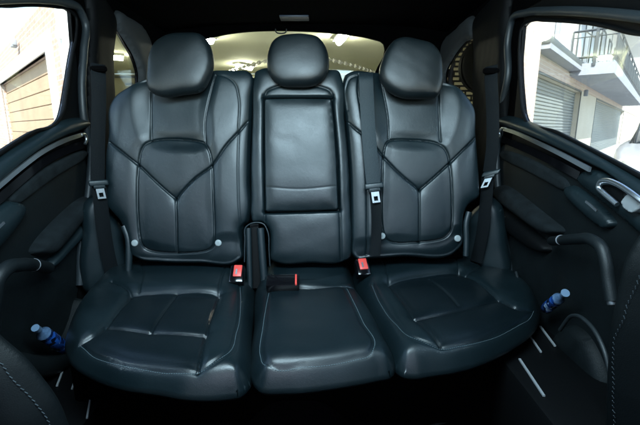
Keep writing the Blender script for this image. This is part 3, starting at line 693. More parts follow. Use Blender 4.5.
# lower pillar trims lit beside the seat
p = Panel(QL, [(86,203),(94,196),(103,205),(112,214),(121,226),(126,250),(130,282),(112,290),(86,292),(80,270),(83,235)], base=-0.05, H=0.03, Rr=0.03, res=0.006, wob=0.0003)
p.emit('lower_trim', M['plastic_pad'], body, back=0.03)
p = Panel(QR, [(499,206),(488,198),(479,205),(470,214),(467,230),(465,262),(480,268),(508,276),(506,245),(503,220)], base=-0.05, H=0.03, Rr=0.03, res=0.006, wob=0.0003)
p.emit('lower_trim', M['plastic_pad'], body, back=0.03)
# rubber door seals
tube('door_seal', [PL.px(x, y, 0.012) for x, y in ((-60,2),(0,-1),(40,-1),(66,3),(79,9),(85,22),(84,50),(82,85),(84,117),(91,150),(89,190),(82,235),(80,285))], 0.013, M['rubber'], body)
tube('door_seal', [PR.px(x, y, 0.012) for x, y in ((720,30),(640,17),(590,12),(550,11),(526,13),(512,20),(508,40),(508,75),(503,100),(499,125),(497,160),(499,200),(505,240),(510,275))], 0.012, M['rubber'], body)
tube('window_seal', [PL.at(a, b, 0.004) for a, b in holeL[::4]], 0.005, M['black'], doorL, closed=True)
tube('window_seal', [PR.at(a, b, 0.004) for a, b in holeR[::4]], 0.005, M['black'], doorR, closed=True)
# floor, tunnel, sills
V, Fc = [], []; nx, ny = 50, 30
for i in range(nx + 1):
    for j in range(ny + 1):
        x = XL + (XR - XL) * i / nx; y = -0.6 + 2.55 * j / ny; V.append((x, y, 0.0 + 0.10 * math.exp(-((x + 0.06) / 0.13) ** 4)))
for i in range(nx):
    for j in range(ny):
        a = i * (ny + 1) + j; Fc.append((a, a + ny + 1, a + ny + 2, a + 1))
mesh('floor_carpet', V, Fc, M['carpet'], body)
box('underbody', (-0.075, 0.87, -0.06), (1.62, 2.94, 0.08), M['black'], body)
box('sill', (XL + 0.12, 0.62, 0.048), (0.24, 1.6, 0.096), M['black'], body, bev=0.01); box('sill', (XR - 0.105, 0.62, 0.117), (0.21, 1.6, 0.234), M['black'], body, bev=0.01)
ZS = Plane((0, 0, 0.124), (1, 0, 0), (0, 1, 0))
ZF = Plane((0, 0, 0.012), (1, 0, 0), (0, 1, 0))
for (a, b, w) in (((66.5,361),(57,386),0.007), ((79,369),(72,389),0.006), ((91.5,392),(87,418),0.006), ((540,326),(555,346),0.007), ((530.5,337),(541,352),0.006), ((519.5,359),(544,396),0.007)):
    q = Plane((0, 0, 0.0995 if a[0] < 300 else 0.2375), (1, 0, 0), (0, 1, 0))
    pts = [q.px(*a), (q.px(*a) + q.px(*b)) / 2, q.px(*b)]
    ribbon('sill_strip', pts, (1, 0.2, 0), w * 0.8, 0.004, M['strip'], body)
for x in (66, 88, 520, 548):
    pass
disc('floor_stud', ZF.px(516, 395), (0, 0, 1), 0.012, 0.006, M['trim'], body)
tube('carpet_edge', [ZF.px(x, y, 0.0) for x, y in ((425,428),(455,418),(478,408),(498,396),(508,378))], 0.004, M['plastic'], body)

box('unseen_light_blocker', (-0.075, -0.78, 0.475), (1.46, 0.3, 0.95), M['black'], body, bev=0.05)  # unseen box added behind the camera to block light from the open front
# ================================================================== DOOR TRIMS
M['plastic_pad'].node_tree.nodes['Principled BSDF'].inputs['Roughness'].default_value = 0.42
def dp(name, pl, door, pts, H, Rr, mat, base=0.0, res=0.004, **k):
    q = Panel(pl, pts, base=base, H=H, Rr=Rr, res=res, wob=k.pop('wob', 0.00015), chaik=True, **k); return q.emit(name, mat, door, back=base + 0.001)
# left
dp('lower_panel', PL, doorL, [(-120,270),(-60,230),(0,195),(60,160),(88,150),(89,200),(84,240),(78,290),(76,330),(60,372),(20,390),(-60,395),(-120,390)], 0.004, 0.004, M['door_panel'], res=0.012)
dp('sill_pad', PL, doorL, [(-90,222),(0,156),(30,138),(58,121),(76,117),(85,119),(87,127),(80,131),(60,138),(40,148),(20,162),(0,179),(-90,252)], 0.035, 0.03, M['plastic_pad'])
def chromestrip(pl, door, pts, w, off):
    P3 = [pl.px(x, y, off) for x, y in pts]; return ribbon('chrome_strip', P3, np.array([0, 0, 1.0]), w, 0.006, M['chrome'], door)
chromestrip(PL, doorL, [(-90,262),(0,185),(21,167.5),(42,152),(63.5,141),(82,134.5)], 0.013, 0.028)
tube('chrome_strip', [PL.px(x, y, 0.028) for x, y in ((81,134.5),(85,134.5),(86.5,139),(85,144))], 0.005, M['chrome'], doorL)
ribbon('gloss_trim', [PL.px(x, y, 0.010) for x, y in ((-90,280),(4,194),(22,178.5),(43,162),(64,151),(84,144))], np.array([0, 0, 1.0]), 0.026, 0.006, M['gloss'], doorL)
dp('suede_band', PL, doorL, [(6,200),(22,184),(45,167),(66,157),(84,149),(88,154),(80,163),(60,174),(40,188),(21,203),(16,205)], 0.014, 0.016, M['suede'], base=0.005)
dp('grab_block', PL, doorL, [(-90,290),(-30,227),(2,200),(15,202),(20,209),(16,219),(0,240),(-40,280),(-90,330)], 0.04, 0.014, M['plastic_pad'])
ribbon('block_accent', [PL.px(-6,232,0.056), PL.px(4,222.5,0.055)], (0, 0.2, 1), 0.006, 0.004, M['chrome'], doorL)
dp('armrest', PL, doorL, [(25,254),(30,243),(45,226),(63.5,208),(78,197),(86,195.5),(88,201),(84,212),(70,229),(57,245),(47,256),(38,258)], 0.05, 0.03, M['suede'])
dp('armrest_side', PL, doorL, [(45,259),(57,247),(72,229),(87,206),(88,222),(80,236),(64,252),(50,268),(40,270)], 0.04, 0.02, M['plastic_pad'])
def handle(pl, door, pts, ring, rpt, r, off):
    P3 = [pl.px(x, y, o) for x, y, o in pts]
    h = tube('pull_handle', P3, r, M['handle'], door, n=18, step=0.008)
    c = Vector(pl.px(*rpt)); d = (Vector(P3[-1]) - Vector(P3[-2])).normalized(); tube('handle_ring', [c - d*0.0018, c + d*0.0018], r * 1.02, M['steel'], door, n=20, smoothp=False)
    return door
handle(PL, doorL, [(-8,330,0.06),(-6,300,0.09),(-2,278,0.10),(8,267.5,0.10),(20,265,0.095),(33,265,0.07),(48,268,0.03)], None, (33.5,265,0.07), 0.017, 0.1)
# bottle pocket
def pocket(pl, door, rim, off): return tube('pocket_rim', [pl.px(x, y, o) for x, y, o in rim], 0.0045, M['plastic'], door)
dp('pocket_shell', PL, doorL, [(14,350),(24,353),(34,355),(48,352),(60,338),(68,318),(72,300),(77,296),(78,325),(66,360),(45,378),(10,385),(-40,390),(-40,352)], 0.07, 0.025, M['door_panel'])
# right
dp('lower_panel', PR, doorR, [(760,270),(700,235),(640,205),(580,172),(530,150),(499,140),(499,180),(503,230),(508,280),(520,330),(560,372),(620,395),(760,400)], 0.004, 0.004, M['door_panel'], res=0.012)
dp('sill_pad', PR, doorR, [(498,124),(500,117),(508,115),(524,119),(560,133),(600,153),(640,178),(720,226),(720,262),(640,196),(612,174),(594,166),(560,149),(530,136),(505,127)], 0.035, 0.03, M['plastic_pad'])
chromestrip(PR, doorR, [(504,129),(515,132.5),(535,141.5),(560,153.5),(590,169.5)], 0.012, 0.03)
tube('chrome_strip', [PR.px(x, y, 0.03) for x, y in ((506,128.5),(501,129),(499.5,133),(500.5,137))], 0.004, M['chrome'], doorR)
ribbon('gloss_trim', [PR.px(x, y, 0.010) for x, y in ((502,139),(530,150.5),(560,165),(580,176))], np.array([0, 0, 1.0]), 0.024, 0.006, M['gloss'], doorR)
dp('suede_band', PR, doorR, [(501,148),(530,158),(555,172),(571,182),(569,194),(550,184),(525,170),(501,160)], 0.014, 0.016, M['suede'], base=0.005)
bz = dp('handle_bezel', PR, doorR, [(580,182),(586,172),(594,169),(608,172),(622,182),(640,198),(700,248),(700,285),(640,228),(605,200)], 0.028, 0.010, M['plastic_pad'])
dp('handle_recess', PR, doorR, [(600,186),(607,184),(618,188),(628,196),(620,206),(610,198)], 0.006, 0.006, M['black'], base=0.026, res=0.003)
oh = tube('opening_handle', [PR.px(x, y, o) for x, y, o in ((617,204.5,0.036),(610,198.5,0.038),(603,192.5,0.04),(598.5,187,0.04),(600,182.5,0.04),(606,180.5,0.042),(616,183.5,0.044),(627,190,0.046),(637,197.5,0.046),(650,208,0.04))], 0.0058, M['chrome'], doorR, step=0.004)
dp('handle_grip', PR, doorR, [(620,204),(628,193),(634,195),(643,203),(638,211),(631,214)], 0.007, 0.005, M['strip'], base=0.036, res=0.002)
dp('grab_block', PR, doorR, [(571,186),(579,184.5),(600,201),(621,221),(618,228),(609,230.5),(590,215),(569,195)], 0.035, 0.012, M['plastic_pad'])
ribbon('block_accent', [PR.px(586,201.5,0.052), PR.px(591,205.5,0.053), PR.px(597,211,0.052)], (0, -0.2, 1), 0.0055, 0.004, M['chrome'], doorR)
dp('armrest', PR, doorR, [(500,188),(504,184),(512,186),(530,199),(557,221),(569,230),(563,236),(550,236),(530,222),(500,200)], 0.045, 0.025, M['suede'])
dp('armrest_side', PR, doorR, [(501,203),(530,225),(548,238),(556,250),(548,256),(525,243),(503,224)], 0.04, 0.02, M['black'])
h = handle(PR, doorR, [(612,301,0.10),(608.5,280,0.10),(606,262,0.10),(601,247,0.10),(591,239.5,0.10),(578,239,0.095),(565,240,0.08),(552,241,0.04)], None, (561,240,0.075), 0.0125, 0.1)
disc('handle_tip', PR.px(611.5, 300.5, 0.10), (0, -0.5, -0.9), 0.009, 0.010, M['steel'], doorR)
pocket(PR, doorR, [(560,330,0.09),(572,316,0.10),(582,318,0.11),(594,330,0.115),(604,350,0.12),(612,385,0.12),(620,420,0.12)], 0.06)
pocket(PR, doorR, [(516,272,0.03),(521,290,0.04),(528,302,0.045)], 0.06)
dp('pocket_shell', PR, doorR, [(560,330),(575,322),(592,334),(606,360),(616,400),(600,420),(570,400),(550,350)], 0.03, 0.03, M['door_panel'], res=0.01)
# water bottles in the pockets
def bottle(pl, cap, end, off, label, L=1.0, r=0.026):
    A = Vector(pl.px(*cap, off + 0.012)); B = Vector(pl.px(*end, off - 0.01)); ax = (B - A).normalized(); ln = (B - A).length * 1.0
    e = empty('water_bottle', tuple(A), label, 'bottle', 'water bottles in the door pockets')
    lathe('cap', A - ax * 0.010, ax, [(0, 0.010), (0.002, r*.5), (0.016, r*.5), (0.016, r*.42)], M['cap'], e)
    lathe('neck', A + ax * 0.006, ax, [(0, r*.38), (0.012, r*.4), (0.028, r*.85), (0.034, r)], M['bottle_clear'], e)
    lathe('label_band', A + ax * 0.04, ax, [(0, r), (0.012, r), (0.016, r*.92), (0.02, r), (ln*.55, r), (ln*.6, r*.92), (ln*.64, r), (ln*.9, r), (ln, r*.7)], M['bottle_blue'], e)
    return e
bottle(PL, (37,329), (62,346), 0.055, 'blue and white water bottle in the door pocket under the tan garage view', r=0.019)
bottle(PR, (564,294), (549,306), 0.06, 'blue pale-capped water bottle in the door pocket under the balcony building view', r=0.0145)

# ================================================================== FRONT SEATS (edges in the lower corners)
PF = Plane((0, 0.46, 0), (1, 0, 0), (0, 0.0, 1.0))
def front_seat(ol, st, label, X):
    e = empty('front_seat', (X, 0.40, 0.0), label, 'car seat', 'front seats seen from behind the gap')
    q = Panel(PF, ol, base=-0.05, H=0.05, Rr=0.06, res=0.005, bulge=0.002, bL=0.1, seams=[seam(st, d=0.006, w=0.004, pd=0.004, pw=0.01)]); b = q.emit('backrest', M['leather_front'], e, rings=[(0.004, 0.008), (0.05, 0.05)])
    stitches('stitching', q.on([(x, y) for x, y in st], 0.0035), PF.n, M['thread_dark'], b, pitch=0.0075, ln=0.0050, w=0.0009, skew=0.55)
    return e
front_seat([(-160,250),(-90,278),(-40,302),(0,338),(22,357),(40,378),(56,400),(68,428),(76,500),(-160,520)],
           [(-60,318),(-20,345),(2,362),(16,378),(32,396),(48,414),(58,440)], 'dark front seat edge with coarse stitching below the left door', -0.5)
front_seat([(800,150),(700,190),(660,215),(640,238),(627,262),(620,290),(613,325),(609,370),(607,425),(607,520),(800,520)],
           [(690,205),(660,237),(641,262),(632,285),(622,306),(614,335),(611,380),(610,430)], 'dark front seat edge with coarse stitching below the chrome door handle', 0.5)
for o in list(COL.objects):
    pass

# ================================================================== OUTSIDE
GZ = -0.36
g = mesh('ground', [(-400,-400,GZ),(400,-400,GZ),(400,400,GZ),(-400,400,GZ)], [(0,1,2,3)], M['ground'], smooth=False); tag(g, kind='structure', label='pale concrete ground outside the car', cat='ground')
# ---- garage behind the car
ZC = 2.02
G = [(-1.46, 2.5), (1.14, 2.5), (4.15, 9.6), (-5.25, 9.6)]
def prism(name, poly, z0, z1, mat, parent=None):
    n = len(poly); V = [(x, y, z0) for x, y in poly] + [(x, y, z1) for x, y in poly]; Fc = [tuple(range(n))[::-1], tuple(range(n, 2*n))] + [(i, (i+1)%n, (i+1)%n+n, i+n) for i in range(n)]
    return mesh(name, V, Fc, mat, parent, False)
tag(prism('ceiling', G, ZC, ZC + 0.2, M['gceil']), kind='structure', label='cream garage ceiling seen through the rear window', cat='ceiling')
def wallseg(a, b, t, mat, label):
    a, b = np.array(a), np.array(b); d = (b - a) / np.linalg.norm(b - a); n = np.array([d[1], -d[0]]) * t
    return tag(prism('wall', [tuple(a), tuple(b), tuple(b + n), tuple(a + n)], GZ, ZC - 0.003, mat), kind='structure', label=label, cat='wall')
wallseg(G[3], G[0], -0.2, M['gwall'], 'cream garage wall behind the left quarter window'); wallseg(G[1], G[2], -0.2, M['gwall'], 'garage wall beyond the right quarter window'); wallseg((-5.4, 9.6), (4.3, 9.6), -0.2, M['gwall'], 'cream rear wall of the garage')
PCe = Plane((0, 0, ZC), (1, 0, 0), (0, -1, 0))
for i, (a, b, w, lab) in enumerate((((112,56.5),(122.5,57.5),0.10,'fluorescent lamp seen through the small left quarter window'),((200,36),(211,41),0.09,'fluorescent lamp beside the left headrest in the rear window'),((237,65),(251,68),0.09,'fluorescent lamp low beside the centre headrest in the rear window'),((345,34.5),(339,42),0.09,'fluorescent lamp between centre and right headrests in the rear window'))):
    A, B = PCe.px(*a, 0.05), PCe.px(*b, 0.05); e = empty('ceiling_lamp', tuple((A + B) / 2), lab, 'ceiling lamp', 'fluorescent lamps on the garage ceiling')
    d = Vector(B - A); L = d.length; d.normalize(); s = Vector((0, 0, 1)).cross(d); rot = m3(d, s, (0, 0, 1))
    box('housing', (A + B) / 2 + np.array([0, 0, 0.03]), (L * 1.15, 0.16, 0.035), M['paint'], e, rot=rot)
    tube('tube', [A, B], w / 2, M['tubelight'], e, smoothp=False)
sp = [PCe.px(x, y, 0.12) for x, y in ((206,79),(220,74.5),(240,68),(262,62),(280,58.5),(300,57),(320,58),(340,62),(358,67),(376,73))]
P_ = catmull(sp, False, 0.10); fr = frames(P_); V = []
bm = bmesh.new()
acc = 0
for i, (c, t, u, w) in enumerate(fr):
    if i % 2 == 0: box_bm(bm, c, (0.06, 0.05, 0.05), m3(t, u, w))
    else: box_bm(bm, c, (0.05, 0.02, 0.02), m3(t, u, w))
tag(from_bm('door_chain', bm, M['paint'], None, smooth=False), 'pale linked chain arching below the garage ceiling in the rear window', 'chain')
fr_ = empty('framed_notice', (-4.6, 9.4, 0.8), 'small dark framed notice on the garage wall, seen through the left quarter window', 'sign')
PW = Plane((0, 9.55, 0), (1, 0, 0), (0, 0, 1))
f0 = [PW.to2(x, y) for x, y in ((118,83.5),(133,81),(133,96),(118,98))]; c0 = np.mean(f0, 0); wd, ht = 0.30, 0.30
plate('board', [[(c0[0]-wd+.04,c0[1]-ht+.04),(c0[0]+wd-.04,c0[1]-ht+.04),(c0[0]+wd-.04,c0[1]+ht-.04),(c0[0]-wd+.04,c0[1]+ht-.04)]], PW, 0.03, 0.02, M['gwall'], fr_)
plate('frame', [[(c0[0]-wd,c0[1]-ht),(c0[0]+wd,c0[1]-ht),(c0[0]+wd,c0[1]+ht),(c0[0]-wd,c0[1]+ht)],[(c0[0]-wd+.05,c0[1]-ht+.05),(c0[0]+wd-.05,c0[1]-ht+.05),(c0[0]+wd-.05,c0[1]+ht-.05),(c0[0]-wd+.05,c0[1]+ht-.05)]], PW, 0.045, 0.04, M['greymetal'], fr_)
box('notch', PW.at(c0[0] + 0.12, c0[1] + 0.12, 0.04), (0.18, 0.02, 0.05), M['greymetal'], fr_)
# brick pier and round reel in the right quarter window
PBk = Plane((0, 5.6, 0), (1, 0, 0), (0, 0, 1))
xa = PBk.to2(430, 60)[0]; xb = PBk.to2(484, 60)[0]
pr = plate('brick_pier', [[(xa, GZ), (xb, GZ), (xb, ZC - 0.005), (xa, ZC - 0.005)]], PBk, 0.0, 0.3, M['brickG'], uv=True); tag(pr, 'dark brick pier with pale mortar behind the right quarter window', 'pier')
rc = PBk.px(488, 66, 0.18); rl = empty('hose_reel', tuple(rc), 'dark round reel hanging on the brick pier behind the right quarter window', 'reel')
ring = [(0, 0.02), (0, 0.34), (0.03, 0.36), (0.06, 0.34), (0.06, 0.2), (0.16, 0.2), (0.16, 0.34), (0.18, 0.36), (0.20, 0.34), (0.20, 0.02)]
lathe('drum', rc + np.array([0, 0.1, 0]), (0, -1, 0), ring, M['black'], rl, k=40)
lathe('hub', rc + np.array([0, -0.09, 0]), (0, -1, 0), [(0, 0.09), (0.03, 0.08), (0.04, 0.03)], M['plastic'], rl)

# ---- building seen through the left window (tan roller door)
uL = np.array([.68, -.73, 0]); uL /= np.linalg.norm(uL)
WL = Plane((-3.78, 6.2, GZ), uL, (0, 0, 1))
def q(px, py, pl=WL): return pl.to2(px, py)
sR = q(47, 50)[0]; zT = q(47, 51)[1]; sJ = q(54, 60)[0]; sB = q(64, 60)[0]; sP = q(75, 60)[0]; zTop = q(35, 10)[1]
print('LEFT bldg sR %.2f zT %.2f sJ %.2f sB %.2f sP %.2f zTop %.2f' % (sR, zT, sJ, sB, sP, zTop))
sL = sR - 7.0
bl = empty('garage_building', tuple(WL.at(sR - 1.5, 0, 0)), 'pink brick building with a tan roller door, seen through the left window', 'building')
S0 = -16.0
plate('wall', [[(S0, 0), (sL, 0), (sL, zT), (sR, zT), (sR, 0), (sB, 0), (sB, zTop), (S0, zTop)]], WL, 0.0, 0.25, M['brickL'], bl, uv=True)
plate('white_surround', [[(sL - 0.18, 0), (sL, 0), (sL, zT), (sR, zT), (sR, 0), (sJ, 0), (sJ, zT + 0.26), (sL - 0.18, zT + 0.26)]], WL, 0.03, 0.1, M['paint'], bl)
dr = empty('x', (0, 0, 0)); bpy.data.objects.remove(dr)
bm = bmesh.new(); hh = zT / 9
for k in range(9):
    c = WL.at((sL + sR) / 2, hh * (k + .5), -0.14); box_bm(bm, c, (sR - sL + 0.1, hh - 0.015, 0.05), m3(WL.u, WL.v, WL.n), 0.008, 1)
box_bm(bm, WL.at((sL + sR) / 2, zT / 2, -0.17), (sR - sL + 0.1, zT, 0.04), m3(WL.u, WL.v, WL.n))
from_bm('roller_door', bm, M['wood'], bl)
plate('corner_post', [[(sB, 0), (sP + 0.2, 0), (sP + 0.2, zTop), (sB, zTop)]], WL, 0.04, 0.2, M['paint'], bl)
box('bracket', WL.px(60, 33, 0.05), (0.10, 0.16, 0.08), M['paint'], bl, rot=m3(WL.u, WL.v, WL.n))
bm = bmesh.new(); k_ = WL.px(14, 46, 0.08)
box_bm(bm, k_, (0.22, 0.05, 0.10), m3(WL.u, WL.v, WL.n), 0.01); box_bm(bm, Vector(k_) + Vector(WL.u) * 0.12 + Vector((0, 0, 0.06)), (0.08, 0.12, 0.08), m3(WL.u, WL.v, WL.n), 0.01)
from_bm('wall_lamp', bm, M['slab'], bl)

# ---- building seen through the right window
uR = np.array([.64, .77, 0]); uR /= np.linalg.norm(uR)
WR = Plane((4.72, 9.0, GZ), uR, (0, 0, 1))
r_ = lambda x, y: WR.to2(x, y)
s0 = r_(519, 60)[0]; sb = r_(533, 60)[0]; zg = r_(540, 44)[1]; zd = r_(540, 74)[1]; d1a = r_(534, 80)[0]; d1b = r_(580, 100)[0]; d2a = r_(595, 110)[0]; d2b = r_(621, 130)[0]; zr = zg + 3.2
print('RIGHT s0 %.2f sb %.2f zg %.2f zd %.2f door1 %.2f-%.2f door2 %.2f-%.2f' % (s0, sb, zg, zd, d1a, d1b, d2a, d2b))
br_ = empty('terrace_building', tuple(WR.at(4, 0, 0)), 'white two storey building with grey roller doors and a railed balcony', 'building')
S1 = 60.0
plate('wall', [[(sb + .003, 0), (d1a + 0.05, 0), (d1a + 0.05, zd), (d1b, zd), (d1b, 0), (d2a, 0), (d2a, zd), (d2b, zd), (d2b, 0), (S1, 0), (S1, zg), (sb + .003, zg)]], WR, 0.0, 0.35, M['render_'], br_)
plate('brick_pier', [[(s0 - 0.6, 0), (sb, 0), (sb, zg + 3.0), (s0 - 0.6, zg + 3.0)]], WR, 0.12, 0.8, M['brickR'], br_, uv=True)
plate('brick_band', [[(sb + 0.01, zd + 0.05), (S1, zd + 0.05), (S1, zd + 0.34), (sb + 0.01, zd + 0.34)]], WR, 0.02, 0.015, M['brickR'], br_, uv=True)
for a, b in ((d1a + 0.05, d1b), (d2a, d2b)):
    bm = bmesh.new(); k = 0; st = 0.085
    while k * st < zd:
        box_bm(bm, WR.at((a + b) / 2, k * st + st / 2, -0.16), (b - a + 0.04, st * 0.72, 0.03), m3(WR.u, WR.v, WR.n), 0.01, 1); k += 1
    box_bm(bm, WR.at((a + b) / 2, zd / 2, -0.18), (b - a + 0.04, zd, 0.02), m3(WR.u, WR.v, WR.n))
    from_bm('roller_door', bm, M['shutter'], br_)
    plate('door_frame', [[(a - 0.06, 0), (a, 0), (a, zd), (b, zd), (b, 0), (b + 0.06, 0), (b + 0.06, zd + 0.06), (a - 0.06, zd + 0.06)]], WR, 0.015, 0.03, M['greymetal'], br_)
# gutter on the garage storey, ending before the balcony, then upper wall
ge = r_(590, 82)[0]
box('gutter', WR.at((sb + ge) / 2, zg + 0.0, 0.20), (ge - sb, 0.16, 0.16), M['greymetal'], br_, rot=m3(WR.u, WR.v, WR.n), bev=0.02)
box('eave', WR.at((sb + ge) / 2, zg - 0.12, 0.14), (ge - sb - 0.05, 0.10, 0.28), M['slab'], br_, rot=m3(WR.u, WR.v, WR.n))
plate('upper_wall', [[(sb, zg + 0.09), (S1, zg + 0.09), (S1, zg + 4.6), (sb, zg + 4.6)]], WR, -0.05, 0.3, M['paint'], br_)
for xx in (556, ):
    a = r_(xx, 40)[0]; box('downpipe', WR.at(a, zg + 1.9, 0.02), (0.09, 3.6, 0.09), M['slab'], br_, rot=m3(WR.u, WR.v, WR.n))
# balcony
ca, cb = WR.to2(572, 50); Lb = 1.0
zb0 = WR.to2(574, 66)[1]; zb1 = WR.to2(572, 30)[1]; bs = ca; be = 24.0
print('balcony s %.2f z %.2f-%.2f' % (bs, zb0, zb1))
bal = 'balcony'
bm = bmesh.new(); box_bm(bm, WR.at((bs + be) / 2, zb0 - 0.18, Lb / 2 + 0.02), (be - bs, 0.30, Lb), m3(WR.u, WR.v, WR.n)); from_bm('balcony_slab', bm, M['slab'], br_)
bm = bmesh.new(); A3 = m3(WR.u, WR.v, WR.n)
def bar(bm, a, b, w): 
    a, b = Vector(a), Vector(b); d = (b - a); L = d.length; d.normalize(); u = d.orthogonal().normalized(); box_bm(bm, (a + b) / 2, (L, w, w), m3(d, u, d.cross(u)))
for z in (zb1, zb0 + 0.12, zb1 - 0.16):
    w = 0.045 if z != zb1 - 0.16 else 0.02
    bar(bm, WR.at(bs, z, 0.0), WR.at(bs, z, Lb), w); bar(bm, WR.at(bs, z, Lb), WR.at(be, z, Lb), w)
for t in np.linspace(0, 1, 9): bar(bm, WR.at(bs, zb0, Lb * t), WR.at(bs, zb1 - (0 if t in (0, 1) else 0.16), Lb * t), 0.045 if t in (0, 1) else 0.014)
sx = bs
while sx < be:
    bar(bm, WR.at(sx, zb0, Lb), WR.at(sx, zb1 - 0.16, Lb), 0.018); sx += 0.14
for k in range(8): bar(bm, WR.at(bs + 1.6 * k, zb0, Lb), WR.at(bs + 1.6 * k, zb1, Lb), 0.05)
from_bm('railing', bm, M['greymetal'], br_, smooth=False)
# post through the balcony with two angled braces and an upper roof fascia
bm = bmesh.new(); bar(bm, WR.at(bs, zb0 - 0.1, Lb * .55), WR.at(bs, zg + 4.4, Lb * .55), 0.07)
bar(bm, WR.at(bs, zb0 + 0.55, Lb * .55), WR.at(bs, zb0 + 0.8, Lb * .25), 0.03); bar(bm, WR.at(bs, zb0 + 0.55, Lb * .55), WR.at(bs, zb0 + 0.9, Lb * .75), 0.03)
from_bm('post', bm, M['greymetal'], br_, smooth=False)
for k in range(5):
    a = bs + 0.9 + k * 2.6; f = plate('window', [[(a, zb0 + 0.05), (a + 1.3, zb0 + 0.05), (a + 1.3, zb0 + 2.0), (a, zb0 + 2.0)], [(a + .07, zb0 + 0.12), (a + 1.23, zb0 + 0.12), (a + 1.23, zb0 + 1.93), (a + .07, zb0 + 1.93)]], WR, -0.02, 0.02, M['greymetal'], br_)
    plate('pane', [[(a + .07, zb0 + 0.12), (a + 1.23, zb0 + 0.12), (a + 1.23, zb0 + 1.93), (a + .07, zb0 + 1.93)]], WR, -0.035, 0.01, M['winglass'], f)
zf = WR.to2(604, 23)[1]
bm = bmesh.new(); box_bm(bm, WR.at(bs + 0.3 + 10, zf + 0.6, 0.6), (20, 0.16, 1.5), A3); from_bm('roof_eave', bm, M['paint'], br_, smooth=False)
bm = bmesh.new(); box_bm(bm, WR.at(bs + 0.3 + 10, zf + 0.63, 1.38), (20, 0.22, 0.05), A3); from_bm('fascia', bm, M['greymetal'], br_, smooth=False)
box('wall_lamp', WR.px(586, 93, 0.15), (0.08, 0.2, 0.12), M['slab'], br_, rot=A3, bev=0.02)

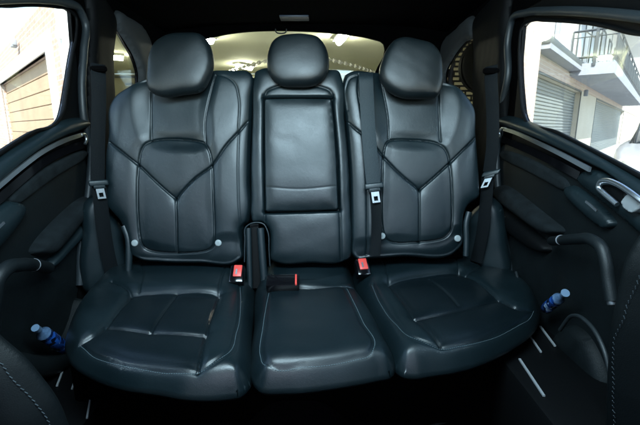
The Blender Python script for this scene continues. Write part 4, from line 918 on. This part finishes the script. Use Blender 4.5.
# ---- parked car in the corner of the right window
def make_car(c, ang, label):
    e = empty('parked_car', c, label, 'car'); rot = Matrix.Rotation(ang, 4, 'Z'); T = Matrix.Translation(c) @ rot
    def prof_mesh(name, secs, mat, parent):
        V, Fc = [], []; n = len(secs[0][1])
        for x, pr_ in secs:
            for (y, z) in pr_: V.append(T @ Vector((x, y, z)))
        for i in range(len(secs) - 1):
            for j in range(n): Fc.append((i*n+j, i*n+(j+1)%n, (i+1)*n+(j+1)%n, (i+1)*n+j))
        Fc.append(tuple(range(n))); Fc.append(tuple(range((len(secs)-1)*n, len(secs)*n))[::-1]); return mesh(name, V, Fc, mat, parent, True, None, R(40))
    def sec(w, z0, z1): return [(-w, z0), (w, z0), (w*1.02, (z0+z1)/2), (w*.97, z1-.08), (w*.85, z1-.01), (0, z1+.02), (-w*.85, z1-.01), (-w*.97, z1-.08), (-w*1.02, (z0+z1)/2)]
    xs = [(-2.15,.70,.35,.62),(-2.05,.82,.28,.78),(-1.4,.88,.22,.92),(-.6,.89,.2,.96),(.6,.89,.2,.98),(1.5,.88,.22,1.0),(2.0,.84,.28,.95),(2.12,.74,.35,.75)]
    prof_mesh('body', [(x, sec(w, a, b)) for x, w, a, b in xs], M['carpaint'], e)
    cb_ = prof_mesh('cabin', [(x, sec(w, .9, z)) for x, w, z in ((-1.15,.70,.97),(-.45,.66,1.38),(.2,.66,1.45),(1.0,.66,1.40),(1.75,.70,1.02))], M['darkglass'], e)
    prof_mesh('roof', [(x, [(-.6, z), (.6, z), (.56, z+.05), (0, z+.07), (-.56, z+.05)]) for x, z in ((-.42,1.37),(.2,1.44),(.95,1.40))], M['carpaint'], e)
    for x in (-1.35, 1.35):
        for y in (-.84, .84):
            w_ = lathe('wheel', T @ Vector((x, y - .11, .32)), rot.to_3x3() @ Vector((0, 1, 0)), [(0, .2), (0, .30), (.03, .32), (.19, .32), (.22, .30), (.22, .2)], M['black'], e)
            lathe('rim', T @ Vector((x, y - .115 + (.23 if y > 0 else -.0), .32)), rot.to_3x3() @ Vector((0, 1, 0)), [(-.005, .02), (-.005, .2), (.005, .2), (.005, .02)], M['chrome'], w_)
    for y in (-.6, .6): lathe('headlight', T @ Vector((-2.10, y, .66)), rot.to_3x3() @ Vector((-1, 0, 0)), [(0, .12), (.03, .1), (.04, .02)], M['strip'], e)
    return e
make_car((6.3, 7.0, GZ), R(50), 'silver parked car in the lower corner of the right window')

# ================================================================== LIGHT
w = bpy.data.worlds.new('World'); S.world = w; w.use_nodes = True; nt = w.node_tree
sky = nt.nodes.new('ShaderNodeTexSky'); sky.sky_type = 'NISHITA'; sky.sun_disc = False
EL, AZ = R(48), R(181)      # azimuth from +Y clockwise
sky.sun_elevation = EL; sky.sun_rotation = AZ; sky.dust_density = 0.8; sky.air_density = 1.2
nt.links.new(sky.outputs[0], nt.nodes['Background'].inputs[0]); nt.nodes['Background'].inputs[1].default_value = 0.115
sd = bpy.data.lights.new('sun', 'SUN'); sd.energy = 4.6; sd.angle = R(0.6); sd.color = (1, 0.96, 0.9); so = bpy.data.objects.new('sun', sd); COL.objects.link(so)
dv = Vector((math.sin(AZ) * math.cos(EL), math.cos(AZ) * math.cos(EL), math.sin(EL))); so.rotation_euler = dv.to_track_quat('Z', 'Y').to_euler()
def area(name, loc, target, sx, sy, e, col):
    l = bpy.data.lights.new(name, 'AREA'); l.shape = 'RECTANGLE'; l.size = sx; l.size_y = sy; l.energy = e; l.color = col
    o = bpy.data.objects.new(name, l); COL.objects.link(o); o.location = loc; o.rotation_euler = (Vector(loc) - Vector(target)).to_track_quat('Z', 'Y').to_euler(); return o
area('added_seat_fill', (-0.07, 0.40, 1.30), (-0.07, 1.08, 0.45), 0.80, 0.25, 5.6, (0.62, 0.87, 1.0))  # added area fill for the seats, no such lamp is seen in the roof
S.view_settings.view_transform = 'Standard'; S.view_settings.look = 'None'; S.view_settings.exposure = 2.35; S.view_settings.gamma = 1
S.render.engine = 'CYCLES'; S.cycles.use_denoising = True
try: S.cycles.denoiser = 'OPENIMAGEDENOISE'
except Exception: pass
S.cycles.max_bounces = 8; S.cycles.diffuse_bounces = 4; S.cycles.glossy_bounces = 4; S.cycles.transparent_max_bounces = 12; S.cycles.caustics_reflective = False
